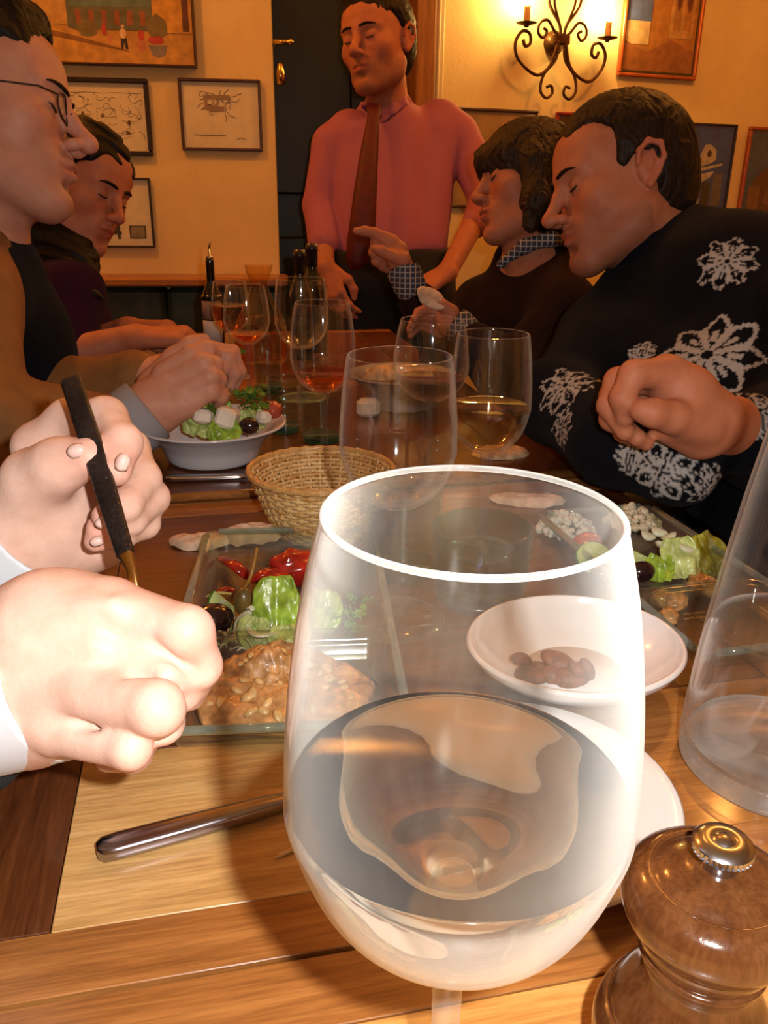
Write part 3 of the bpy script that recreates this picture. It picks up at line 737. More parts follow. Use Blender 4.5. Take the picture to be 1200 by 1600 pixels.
table(0.850, 1.428, [(a0, a1, 0.850+r, 1.428-r, REDBROWN)], 'third dining table carrying the white footed salad bowl')
table(1.430, 2.0, [(a0, a1, 1.430+r, 2.0-r, REDBROWN)], 'farthest dining table under the bottles and carafe')
# bead along the second table's far rail
o = G().tube([tuple(W(SL+0.01, 0.857, TZ+0.0052)), tuple(W(SR-0.01, 0.857, TZ+0.0052))], 0.005, 10).obj('joining_strip', BROWN); tag(o, 'thin rounded brown wooden strip covering the joint between the tables', 'strip')

# ------------------------------------------------------------------ glasses
def smooth_prof(pts, n=5):
    return [(max(p.x, 0.0), p.y) for p in smooth_pts([(a, b, 0) for a, b in pts], n)]
def put(o, p, rz=0.0, rx=0.0, ry=0.0): o.location = tuple(p); o.rotation_euler = (rx, ry, rz); return o
def height_at(base, py):
    """height above base whose picture row is py"""
    lo, hi = 0.0, 0.6
    for _ in range(40):
        m = (lo+hi)/2; q = np.array(base)+np.array([0, 0, m])-EYE; y = 800-F_PX*(q@UP)/(q@FWD)
        if y > py: lo = m
        else: hi = m
    return (lo+hi)/2
def width_at(base, z, px):
    q = np.array(base)+np.array([0, 0, z])-EYE; return px/F_PX*(q@FWD)
def wine_glass(base, h, rim_r, max_r, bowl, label, fill=0.0, liquid=None, gmat=None, group=None, stem_r=0.0045, zmax=0.42, foot_r=None, lname='wine'):
    gmat = gmat or GLASS; nn = 72 if gmat is NEARGLASS else 40
    o = empty('wine_glass', tuple(base), label, 'wine glass', group)
    z0 = h-bowl; foot = foot_r or max_r*0.92
    outp = smooth_prof([(stem_r*1.2, z0), (max_r*0.42, z0+bowl*0.035), (max_r*0.80, z0+bowl*0.17), (max_r*0.985, z0+bowl*(zmax-0.06)), (max_r, z0+bowl*(zmax+0.02)), (max_r*0.90+rim_r*0.10, z0+bowl*0.58), (max_r*0.69+rim_r*0.31, z0+bowl*0.73), (max_r*0.40+rim_r*0.60, z0+bowl*0.87), (rim_r, h)], 6)
    th = 0.0011
    inn = []
    for (rr, zz) in outp:
        u = (zz-z0)/bowl
        inn.append((max(rr-th*(1.0 if u > 0.1 else 1.4), 0.0), zz+(0.0022*(1-u)**6)))
    inn = [(0.0, z0+0.0035)]+[p for p in inn if p[0] > stem_r*1.2]
    lip = [(rim_r-th*0.5, h+0.0007)]
    G().lathe(outp+lip+inn[::-1], nn).obj('bowl', gmat, o)
    if gmat is NEARGLASS: G().tube([((rim_r-th*0.5)*math.cos(2*PI*i/96), (rim_r-th*0.5)*math.sin(2*PI*i/96), h) for i in range(96)], 0.0009, 10, closed=True).obj('rim', RIMGLASS, o)
    sp_ = smooth_prof([(0, 0.004), (stem_r*1.5, 0.0062), (stem_r*1.15, 0.014), (stem_r*0.9, z0*0.45), (stem_r*0.95, z0*0.8), (stem_r*1.35, z0-0.001), (0, z0)], 4)
    G().lathe(sp_, 24).obj('stem', STEMGLASS if gmat is not NEARGLASS else NEARSTEM, o)
    G().lathe([(0, 0.0), (foot*0.97, 0.0), (foot, 0.0011), (foot*0.97, 0.002), (foot*0.55, 0.0032), (stem_r*2, 0.0052), (0, 0.0058)], nn).obj('foot', gmat, o)
    if fill > 0:
        zl = z0+bowl*fill
        lp = [(max(rr-0.0003, 0), zz+0.0002) for rr, zz in inn if zz < zl]
        k = next(i for i, p in enumerate(inn) if p[1] >= zl); (ra, za), (rb, zb_) = inn[k-1], inn[k]
        rr = ra+(rb-ra)*(zl-za)/max(zb_-za, 1e-6)-0.0003
        lp += [(rr, zl), (rr-0.0012, zl-0.0004), (0, zl-0.0006)]
        G().lathe(lp, nn).obj(lname, liquid, o)
    return o
NEARSTEM = thin_glass('near_stem_glass', (0.90, 0.90, 0.88), haze=0.05, edge=0.35, film=0.06)
def glass_px(bx, by, ry, rim_px, max_px, bowl_bottom, label, **kw):
    b = T(bx, by); h = height_at(b, ry); z0 = height_at(b, bowl_bottom)
    rim = width_at(b, h, rim_px)/2; mx = width_at(b, z0+(h-z0)*0.42, max_px)/2
    return wine_glass(b, h, rim, mx, h-z0, label, **kw)

# the big glass right in front of the camera
zr = TZ+0.236; rimc = T(738, 803, zr); nb_ = np.array([rimc[0], rimc[1], TZ])
zb0 = height_at(nb_, 1455)
wine_glass(nb_, 0.236, width_at(nb_, 0.236, 474)/2, width_at(nb_, 0.172, 556)/2, 0.236-zb0, 'very large near wine glass of pale white wine filling the foreground', fill=0.40, liquid=REFWINE, gmat=NEARGLASS, stem_r=0.0052, zmax=0.40, foot_r=0.034)
glass_px(617, 968, 556, 166, 184, 792, 'empty wine glass standing behind the big near glass, right of the basket', stem_r=0.004)
glass_px(752, 860, 522, 113, 128, 708, 'wine glass half full of white wine before the snowflake sweater', fill=0.42, liquid=WINE)
glass_px(507, 727, 473, 86, 102, 614, 'wine glass with a little amber wine between tumblers and basket', fill=0.24, liquid=ROSE)
glass_px(668, 748, 500, 100, 118, 626, 'wine glass of red wine behind the empty glass, near the pinched bread', fill=0.30, liquid=REDWINE)
glass_px(474, 622, 436, 76, 84, 545, 'empty wine glass in front of the two dark bottles', )
glass_px(392, 640, 447, 60, 72, 538, 'wine glass with amber dregs in front of the carafe', fill=0.2, liquid=ROSE)
glass_px(366, 590, 440, 50, 58, 520, 'wine glass of rose wine beside the labelled oil bottle', fill=0.55, liquid=ROSE)

def tumbler(bx, by, ry, top_px, bot_px, label, gmat, bmat, ribs=6, group=None):
    b = T(bx, by); h = height_at(b, ry); rt = width_at(b, h, top_px)/2; rb = width_at(b, 0, bot_px)/2
    o = empty('tumbler', tuple(b), label, 'tumbler', group)
    n = 40; out = []; inn = []
    for i in range(n+1):
        u = i/n; rr = rb+(rt-rb)*u
        rib = 0.0009*max(0, math.sin(u*PI*2*ribs)) if 0.1 < u < 0.72 else 0
        out.append((rr+rib, 0.004+(h-0.004)*u)); inn.append((rr-0.0022, 0.010+(h-0.010)*u))
    G().lathe(out+[(rt-0.0004, h+0.0007), (rt-0.0012, h+0.0011), (rt-0.0019, h+0.0007)]+inn[::-1]+[(0, 0.010)], 40).obj('glass_wall', gmat, o)
    G().lathe([(0, 0), (rb*0.86, 0), (rb*0.95, 0.0012), (rb, 0.005), (rb+0.0003, 0.0085), (rb*0.9, 0.0095), (0, 0.009)], 40).obj('thick_base', bmat, o)
    return o
tumbler(446, 673, 590, 54, 46, 'left ribbed tumbler with turquoise base beside the salad bowl', TEALGLASS, TEALBASE)
tumbler(503, 688, 606, 76, 60, 'right ribbed tumbler with turquoise base behind the amber wine glass', TEALGLASS, TEALBASE, 8)
tumbler(628, 893, 752, 128, 108, 'clear ribbed tumbler directly behind the empty wine glass stem', TEALGLASS, TEALBASE, 9)
tumbler(748, 935, 822, 160, 140, 'short blue tinted tumbler seen through the big near glass', BLUEGLASS, BLUERIM, 5)
tumbler(420, 612, 520, 46, 42, 'dark green ribbed tumbler at the foot of the carafe', TEALGLASS, TEALBASE, 8)

# carafe, bottles
b = T(410, 566); hc = height_at(b, 414)
o = empty('carafe', tuple(b), 'amber glass carafe with flared neck on the farthest table', 'carafe')
k = hc/0.2; R1 = width_at(b, hc, 44)/2; R0 = width_at(b, 0.05, 84)/2; RN = width_at(b, hc*0.83, 30)/2
prof = smooth_prof([(R0*0.9, 0.002), (R0, hc*0.18), (R0*0.92, hc*0.4), (RN*1.15, hc*0.72), (RN, hc*0.83), (R1*0.9, hc*0.94), (R1, hc)], 6)
G().lathe([(0, 0)]+prof+[(rr-0.0015, zz) for rr, zz in prof[::-1]]+[(0, 0.004)], 40).obj('glass_body', thin_glass('amber_glass', (0.96, 0.88, 0.70), haze=0.004, edge=0.2, film=0.0), o)
G().lathe([(0, 0.006)]+[(rr-0.002, zz) for rr, zz in prof if 0.006 < zz < hc*0.5]+[(0, hc*0.5)], 40).obj('amber_wine', ROSE, o)
b = T(337, 562); hb = height_at(b, 404)
o = empty('oil_bottle', tuple(b), 'narrow dark oil bottle with white label and steel pouring spout', 'bottle')
R0 = width_at(b, 0.06, 33)/2; rn_ = width_at(b, hb, 13)/2
G().lathe([(0, 0)]+smooth_prof([(R0*0.9, 0.001), (R0, 0.006), (R0, hb*0.58), (R0*0.85, hb*0.66), (rn_*1.2, hb*0.76), (rn_, hb*0.8), (rn_, hb*0.98)], 4)+[(rn_*0.9, hb), (0, hb)], 28).obj('bottle_body', BOTTLE, o)
def label_strip(name, R, z0, z1, a0, a1, mat, parent):
    G().sheet(14, 2, lambda u, v: (R*math.cos(a0+(a1-a0)*u), R*math.sin(a0+(a1-a0)*u), z0+(z1-z0)*v), 0.0004).obj(name, mat, parent)
label_strip('brown_label', R0+0.0006, hb*0.42, hb*0.60, -2.6, -0.5, M('tan_label', (0.30, 0.19, 0.13), 0.7), o)
label_strip('white_label', R0+0.0006, hb*0.20, hb*0.41, -2.6, -0.5, LABELP, o)
G().lathe([(0, hb), (rn_*0.9, hb), (rn_*0.8, hb+0.004), (0.0022, hb+0.006), (0.0018, hb+0.02), (0, hb+0.021)], 14).tube([(0, 0, hb+0.018), (0.002, 0, hb+0.026), (0.004, 0, hb+0.032)], [0.002, 0.0016, 0.0012], 8).obj('pouring_spout', CHROME, o)
for (px, ptop, nm) in ((472, 390, 'left of two dark wine bottles behind the wine glasses'), (490, 380, 'right of two dark wine bottles behind the wine glasses, slightly taller')):
    b = T(px, 560 if px < 475 else 548); hb = height_at(b, ptop); R0 = width_at(b, 0.05, 44)/2*(0.8 if px < 475 else 1); rn_ = width_at(b, hb, 17)/2
    o = empty('wine_bottle', tuple(b), nm, 'bottle')
    G().lathe([(0, 0)]+smooth_prof([(R0*0.9, 0.001), (R0, 0.006), (R0, hb*0.56), (R0*0.8, hb*0.66), (rn_*1.2, hb*0.74), (rn_, hb*0.78), (rn_, hb*0.80)], 4)+[(0, hb*0.80)], 28).obj('bottle_body', BOTTLE, o)
    G().lathe([(0, hb*0.79), (rn_*1.06, hb*0.79), (rn_*1.06, hb*0.93), (rn_*1.16, hb*0.935), (rn_*1.16, hb*0.97), (rn_*1.04, hb*0.975), (rn_, hb), (0, hb)], 20).obj('foil_capsule', FOIL, o)

# water carafe at the right edge
b = T(1207, 1195)
o = empty('water_carafe', tuple(b), 'tall tapering clear carafe of water beside the pepper mill', 'carafe')
CARAFE = thin_glass('carafe_glass', (0.975, 0.98, 0.98), haze=0.008, edge=0.45, film=0.0, rough=0.05, pw_=4.5)
CBASE = thin_glass('carafe_base_glass', (0.86, 0.88, 0.90), haze=0.05, edge=0.6, film=0.04, rough=0.06, ior=1.9, pw_=2.5)  # white film and edge paint brightness into the thick base
rb = 0.0535
prof = smooth_prof([(rb*0.93, 0.001), (rb, 0.007), (rb*0.99, 0.03), (rb*0.91, 0.09), (rb*0.76, 0.16), (rb*0.58, 0.225), (rb*0.5, 0.26), (rb*0.52, 0.285)], 8)
G().lathe([(rb*0.93, 0.001)]+prof+[(prof[-1][0]-0.001, 0.2857)]+[(rr-0.0024, zz) for rr, zz in prof[::-1] if zz > 0.014], 64).obj('glass_wall', CARAFE, o)
G().lathe([(0, 0), (rb*0.93, 0.0), (rb*0.99, 0.004), (rb*0.985, 0.008), (rb*0.955, 0.009), (rb*0.95, 0.012), (rb*0.9, 0.0165), (rb*0.82, 0.0135), (rb*0.7, 0.0150), (rb*0.5, 0.0115), (rb*0.25, 0.0122), (0, 0.0105)], 64).obj('thick_base', CBASE, o)
zl = 0.088
G().lathe([(0, 0.0145)]+[(rr-0.0028, zz) for rr, zz in prof if 0.016 < zz < zl]+[(rb*0.915-0.0028, zl+0.001), (rb*0.915-0.0045, zl), (0, zl-0.0005)], 64).obj('water', WATER, o)

# pepper mill
b = T(1052, 1712)
o = empty('pepper_mill', tuple(b), 'turned dark brown wooden pepper mill with knurled steel top nut', 'pepper mill')
hm = 0.112
G().lathe([(0, 0)]+smooth_prof([(0.0290, 0.0), (0.0305, 0.006), (0.0295, 0.013), (0.0268, 0.0165), (0.0276, 0.021), (0.0318, 0.027), (0.0322, 0.034), (0.0296, 0.041), (0.0277, 0.0425), (0.0268, 0.046), (0.0235, 0.053), (0.0196, 0.0605), (0.0186, 0.066), (0.0205, 0.070), (0.0212, 0.0725)], 5)+[(0.020, 0.0735), (0, 0.0735)], 64).obj('body', MILLW, o)
hd = G().lathe([(0, 0.0738)]+smooth_prof([(0.0200, 0.0738), (0.0216, 0.0765), (0.0226, 0.0795), (0.0234, 0.0822), (0.0263, 0.0855), (0.0286, 0.0905), (0.0290, 0.0955), (0.0272, 0.1005), (0.0235, 0.1035), (0.0208, 0.1043), (0.0200, 0.1036), (0.016, 0.1062), (0.011, 0.1080), (0.006, 0.1088)], 5)+[(0, 0.1088)], 64).obj('turning_head', MILLW, o)
nt = G().lathe([(0, 0.1086), (0.0058, 0.1086), (0.0056, 0.1125), (0.0064, 0.1135), (0.0086, 0.1145), (0.0095, 0.1155)], 40)
kn = []
n = 72
for i in range(n):
    rr = 0.0096 if i % 2 else 0.0091
    kn.append((rr*math.cos(2*PI*i/n), rr*math.sin(2*PI*i/n)))
v = [(x, y, 0.1152) for x, y in kn]+[(x, y, 0.1178) for x, y in kn]
nt.add(v, [(i, (i+1) % n, n+(i+1) % n, n+i) for i in range(n)])
nt.lathe([(0.0095, 0.1178), (0.0084, 0.1190), (0.0050, 0.1198), (0.0036, 0.1194), (0.0026, 0.1202), (0, 0.1204)], 40)
autosmooth(nt.obj('knurled_nut', M('knurled_steel', (0.50, 0.54, 0.60), 0.2, metal=1.0), o), 45)

# ------------------------------------------------------------------ crockery
def plate_prof(R, z): return [(0, 0.0), (R*0.58, 0.0), (R*0.60, 0.003), (R*0.9, z-0.003), (R, z), (R*1.004, z+0.0015), (R*0.985, z+0.0024), (R*0.88, z+0.0005), (R*0.62, 0.0065), (R*0.55, 0.0055), (0, 0.0052)]
pc = T(815, 1262)
o = G().lathe(plate_prof(0.082, 0.011), 80).obj('side_plate', PORCELAIN); put(o, pc); tag(o, 'round white side plate under the big near wine glass', 'plate')
# white nut bowl, oval and flared
bc = T(893, 1058, TZ)
o = empty('nut_bowl', tuple(bc), 'oval flared white porcelain bowl holding a few almonds', 'bowl', None, (0, 0, 0.25))
pr = smooth_prof([(0.036, 0.001), (0.042, 0.003), (0.058, 0.011), (0.070, 0.021), (0.0745, 0.028)], 6)
inn = [(max(rr-0.0034, 0), zz+0.0022) for rr, zz in pr][::-1]
G().lathe([(0, 0), (0.034, 0.0)]+pr+[(0.0730, 0.0300)]+inn[:-2]+[(0.034, 0.0062), (0, 0.0052)], 72, sx=1.0, sy=0.90).obj('bowl_body', PORCELAIN, o)
ALM = M('almond_skin', (0.20, 0.055, 0.022), 0.55, var=0.3, scale=220, bump=0.5, bscale=400, stretch=(1, 1, 0.3))
apos = [(815, 1030, 70, 0.5, 'leftmost almond, leaning up the bowl side'), (838, 1045, 20, 0, 'second almond from the left, lying flat in the white bowl'), (830, 1056, -30, 0, 'almond nearest the bowl front, left of centre'), (866, 1028, 40, .3, 'tilted almond at the back of the pile in the white bowl'), (880, 1036, -20, .25, 'lighter almond leaning on the back one in the white bowl'), (902, 1045, 80, .4, 'fat almond second from the right in the white bowl'), (872, 1053, 0, 0, 'almond in the middle front of the white bowl'), (893, 1060, -10, 0, 'flat almond at the right front of the white bowl'), (918, 1048, 60, .9, 'rightmost almond, standing on edge in the white bowl')]
ag = G().blob((0, 0, 0), (0.0118, 0.0070, 0.0045), 14, 9, fn=lambda p: (p.x, p.y*(1-0.38*p.x), p.z*(1-0.25*p.x)))
for i, (px, py, an, tl, nm) in enumerate(apos):
    a = ag.obj('almond', ALM); put(a, T(px, py, TZ+0.011+0.005*(tl > 0)), math.radians(an), 0.1*i, tl); tag(a, nm, 'almond', 'almonds in the white bowl')
# left salad bowl with foot
def bowl(px, py_rim, halfw, zrim, base_r, label, mat, sy=1.0):
    c = T(px, py_rim, TZ+zrim); c = np.array([c[0], c[1], TZ]); R = width_at(c, zrim, halfw*2)/2
    o = empty('bowl', tuple(c), label, 'bowl')
    pr = smooth_prof([(base_r*R, 0.001), (base_r*R*1.08, 0.004), (R*0.68, zrim*0.45), (R*0.84, zrim*0.8), (R*0.97, zrim*0.97), (R, zrim)], 6)
    inn = [(max(rr-0.003, 0), zz+0.002) for rr, zz in pr][::-1]
    G().lathe([(0, 0)]+pr+[(R*0.99, zrim+0.002)]+inn[1:-2]+[(base_r*R*0.9, 0.006), (0, 0.005)], 64).obj('bowl_body', mat, o)
    return c, R, o
sbc, sbR, _ = bowl(330, 660, 117, 0.046, 0.56, 'white footed salad bowl beside the grey ribbed cuff', BOWLW)
b2c, b2R, _ = bowl(322, 580, 62, 0.045, 0.55, 'smaller white salad bowl farther back, before the woman in purple', BOWLW)
b3c, b3R, _ = bowl(628, 584, 86, 0.05, 0.6, 'dark grey bowl of bread with pale rim behind the glasses', GREYBOWL)

# ------------------------------------------------------------------ cutlery and small things
def knife(p0, p1, w, hlen, label, mat, total):
    """steel table knife lying flat, handle end at p0"""
    p0 = np.array(p0); d = np.array(p1)-p0; d[2] = 0; d /= np.linalg.norm(d); rz = math.atan2(d[1], d[0])
    o = empty('table_knife', tuple(p0), label, 'knife', None, (0, 0, rz))
    prof = [(0, 0.42, .75), (0.003, 0.92, .95), (0.01, 1.0, 1), (hlen*0.45, 0.95, 1), (hlen*0.85, 0.72, .9), (hlen, 0.55, .7)]
    g = G(); n = 16; rings = []
    for (x, a, bb) in prof:
        rings.append([(x, math.copysign(abs(math.cos(2*PI*i/n))**0.6, math.cos(2*PI*i/n))*w/2*a, w*0.33+math.copysign(abs(math.sin(2*PI*i/n))**0.7, math.sin(2*PI*i/n))*w*0.33*bb) for i in range(n)])
    v = sum(rings, []); f = [tuple(range(n-1, -1, -1)), tuple(range((len(prof)-1)*n, len(prof)*n))]
    for r_ in range(len(prof)-1): f += [(r_*n+i, r_*n+(i+1) % n, (r_+1)*n+(i+1) % n, (r_+1)*n+i) for i in range(n)]
    g.add(v, f); autosmooth(g.obj('handle', mat, o), 50)
    bl = total-hlen
    pts = [(0, -w*.28), (bl*0.7, -w*.42), (bl*0.93, -w*.2), (bl, w*.12), (bl*0.6, w*.22), (0, w*.22)]
    gb = G(); vv = [(hlen-0.001+x, y, w*0.24) for x, y in pts]+[(hlen-0.001+x, y, w*0.34) for x, y in pts]; m = len(pts)
    gb.add(vv, [tuple(range(m-1, -1, -1)), tuple(range(m, 2*m))]+[(i, (i+1) % m, m+(i+1) % m, m+i) for i in range(m)]); gb.obj('blade', CHROME, o, smooth=False)
    return o
knife(T(153, 1342), T(450, 1262), 0.0146, 0.10, 'satin steel table knife handle on the pale oak panel at lower left', SATIN, 0.15)
knife(T(258, 753), T(392, 749), 0.011, 0.09, 'thin steel knife lying before the white salad bowl', CHROME, 0.15)
q0, q1 = T(429, 1343), T(520, 1300)
o = G().tube([tuple(q0+[0, 0, 0.0008]), tuple(q0*0.9+q1*0.1+[0, 0, 0.001]), tuple(q0*0.1+q1*0.9+[0, 0, 0.001]), tuple(q1+[0, 0, 0.0008])], [0.0002, 0.001, 0.001, 0.0002], 8).obj('toothpick', M('toothpick_wood', (0.85, 0.62, 0.34), 0.7)); tag(o, 'wooden toothpick on the oak panel by the near glass', 'toothpick')

# woven bread basket ----------------------------------------------------------
hb = 0.062; bc = T(502, 737, TZ+hb); bc = np.array([bc[0], bc[1], TZ]); R1 = width_at(bc, hb, 222)/2; R0 = R1*0.60
o = empty('bread_basket', tuple(bc), 'round woven bamboo bread basket in the middle of the table', 'basket', None, (0, 0, 0.1))
NS = 36
def brad(u): return R0+(R1-R0)*(u**0.75)
mats = [BAMBOO, wood('bamboo_dark', (0.42, 0.20, 0.05), (0.58, 0.32, 0.10), (0.70, 0.43, 0.17), 2, rough=0.5, coat=0.05)]
for i in range(NS):
    a = 2*PI*i/NS; w = 0.0022
    pts = [(brad(u)*math.cos(a), brad(u)*math.sin(a), 0.002+hb*u) for u in np.linspace(0, 1, 6)]
    G().tube(pts, 0.0015, 5).obj('stake', BAMBOO, o)
for j in range(17):
    u = (j+0.5)/17.3; g = G(); n = NS*2; V_ = []
    for i in range(n):
        a = 2*PI*i/n; s_ = (1 if i % 4 == 0 else -1 if i % 4 == 2 else 0)*(1 if j % 2 else -1); rr = brad(u)+0.0016*s_; z_ = 0.002+hb*u
        for dr, dz_ in ((-0.0006, -0.0019), (0.0006, -0.0019), (0.0008, 0.0), (0.0006, 0.0019), (-0.0006, 0.0019), (-0.0008, 0)): V_.append(((rr+dr)*math.cos(a), (rr+dr)*math.sin(a), z_+dz_))
    g.add(V_, [(i*6+k, ((i+1) % n)*6+k, ((i+1) % n)*6+(k+1) % 6, i*6+(k+1) % 6) for i in range(n) for k in range(6)]); g.obj('weaver', mats[(j*7 % 5) == 0], o)
for j in range(11):
    rr = R0*(j+0.6)/11
    G().tube([(rr*math.cos(2*PI*i/40), rr*math.sin(2*PI*i/40), 0.0028+0.0006*((i+j) % 2)) for i in range(40)], 0.0022, 5, closed=True).obj('base_coil', BAMBOO, o)
for k in range(2):
    G().tube([((R1+0.0012)*math.cos(2*PI*i/60), (R1+0.0012)*math.sin(2*PI*i/60), hb+0.0025+0.0012*math.sin(2*PI*i/60*15+k*PI)) for i in range(60)], 0.0026, 7, closed=True).obj('rim_cord', mats[1], o)

# bread, napkins --------------------------------------------------------------
def slabblob(name, p, size, rz, label, cat, mat, seed, curl=0.0, tilt=(0, 0)):
    rn = random.Random(seed); ox = rn.uniform(0, 50)
    def fn(u, v):
        a = 2*PI*u; rr = v*(1+0.16*noise.noise((math.cos(a)*1.3+ox, math.sin(a)*1.3, 0)))
        x, y = rr*math.cos(a), rr*math.sin(a)
        return (x*size[0], y*size[1], size[2]*(0.75*math.sqrt(max(0, 1-v**3))+0.25*noise.noise((x*3+ox, y*3, 1)))+curl*x*x*size[0])
    g = G(); nu, nv = 28, 9; v = [fn(0, 0)]; f = []
    for j in range(1, nv+1):
        for i in range(nu): v.append(fn(i/nu, j/nv))
    for i in range(nu): f.append((0, 1+i, 1+(i+1) % nu))
    for j in range(nv-1):
        for i in range(nu): a = 1+j*nu+i; b = 1+j*nu+(i+1) % nu; f.append((a, a+nu, b+nu, b))
    L = len(v); v2 = [(x, y, min(z-0.0004, curl*(x/size[0])**2*size[0]+0.0003)) for x, y, z in v]
    nn = len(v); f2 = [tuple(nn+k for k in reversed(q)) for q in f]
    rim = [1+(nv-1)*nu+i for i in range(nu)]
    f3 = [(rim[i], nn+rim[i], nn+rim[(i+1) % nu], rim[(i+1) % nu]) for i in range(nu)]
    g.add(v+v2, f+f2+f3); o = g.obj(name, mat); put(o, p, rz, tilt[0], tilt[1]); tag(o, label, cat); return o
slabblob('flatbread', T(318, 850), (0.030, 0.016, 0.012), 0.15, 'torn flatbread end lying left of the glass salad tray', 'bread', BREAD, 1, 0.1)
slabblob('flatbread', T(395, 843)+[0, 0, 0.002], (0.034, 0.016, 0.016), 0.2, 'torn flatbread piece touching the back rim of the salad tray', 'bread', BREAD, 2, 0.1)
slabblob('flatbread', T(782, 709), (0.040, 0.026, 0.010), 0.3, 'round bread piece on the table below the white wine glass', 'bread', BREADIN, 3)
slabblob('flatbread', T(822, 786), (0.042, 0.014, 0.012), -0.1, 'pinkish bread strip behind the blue tinted tumbler', 'bread', BREAD, 4, 0.1)
slabblob('bread_slice', b3c+np.array([0.0, 0.0, 0.045]), (0.06, 0.03, 0.022), 0.1, 'bread slice heaped in the dark grey bowl', 'bread', BREADIN, 5)
g = G().box((0, 0, 0), (0.034, 0.022, 0.028), bevel=0.006)
o = g.obj('bread_wedge', NAPKIN, smooth=False); put(o, T(575, 651)+[0, 0, 0.0142], 0.15, 0.0); tag(o, 'small pale bread wedge standing left of the red wine glass', 'bread')
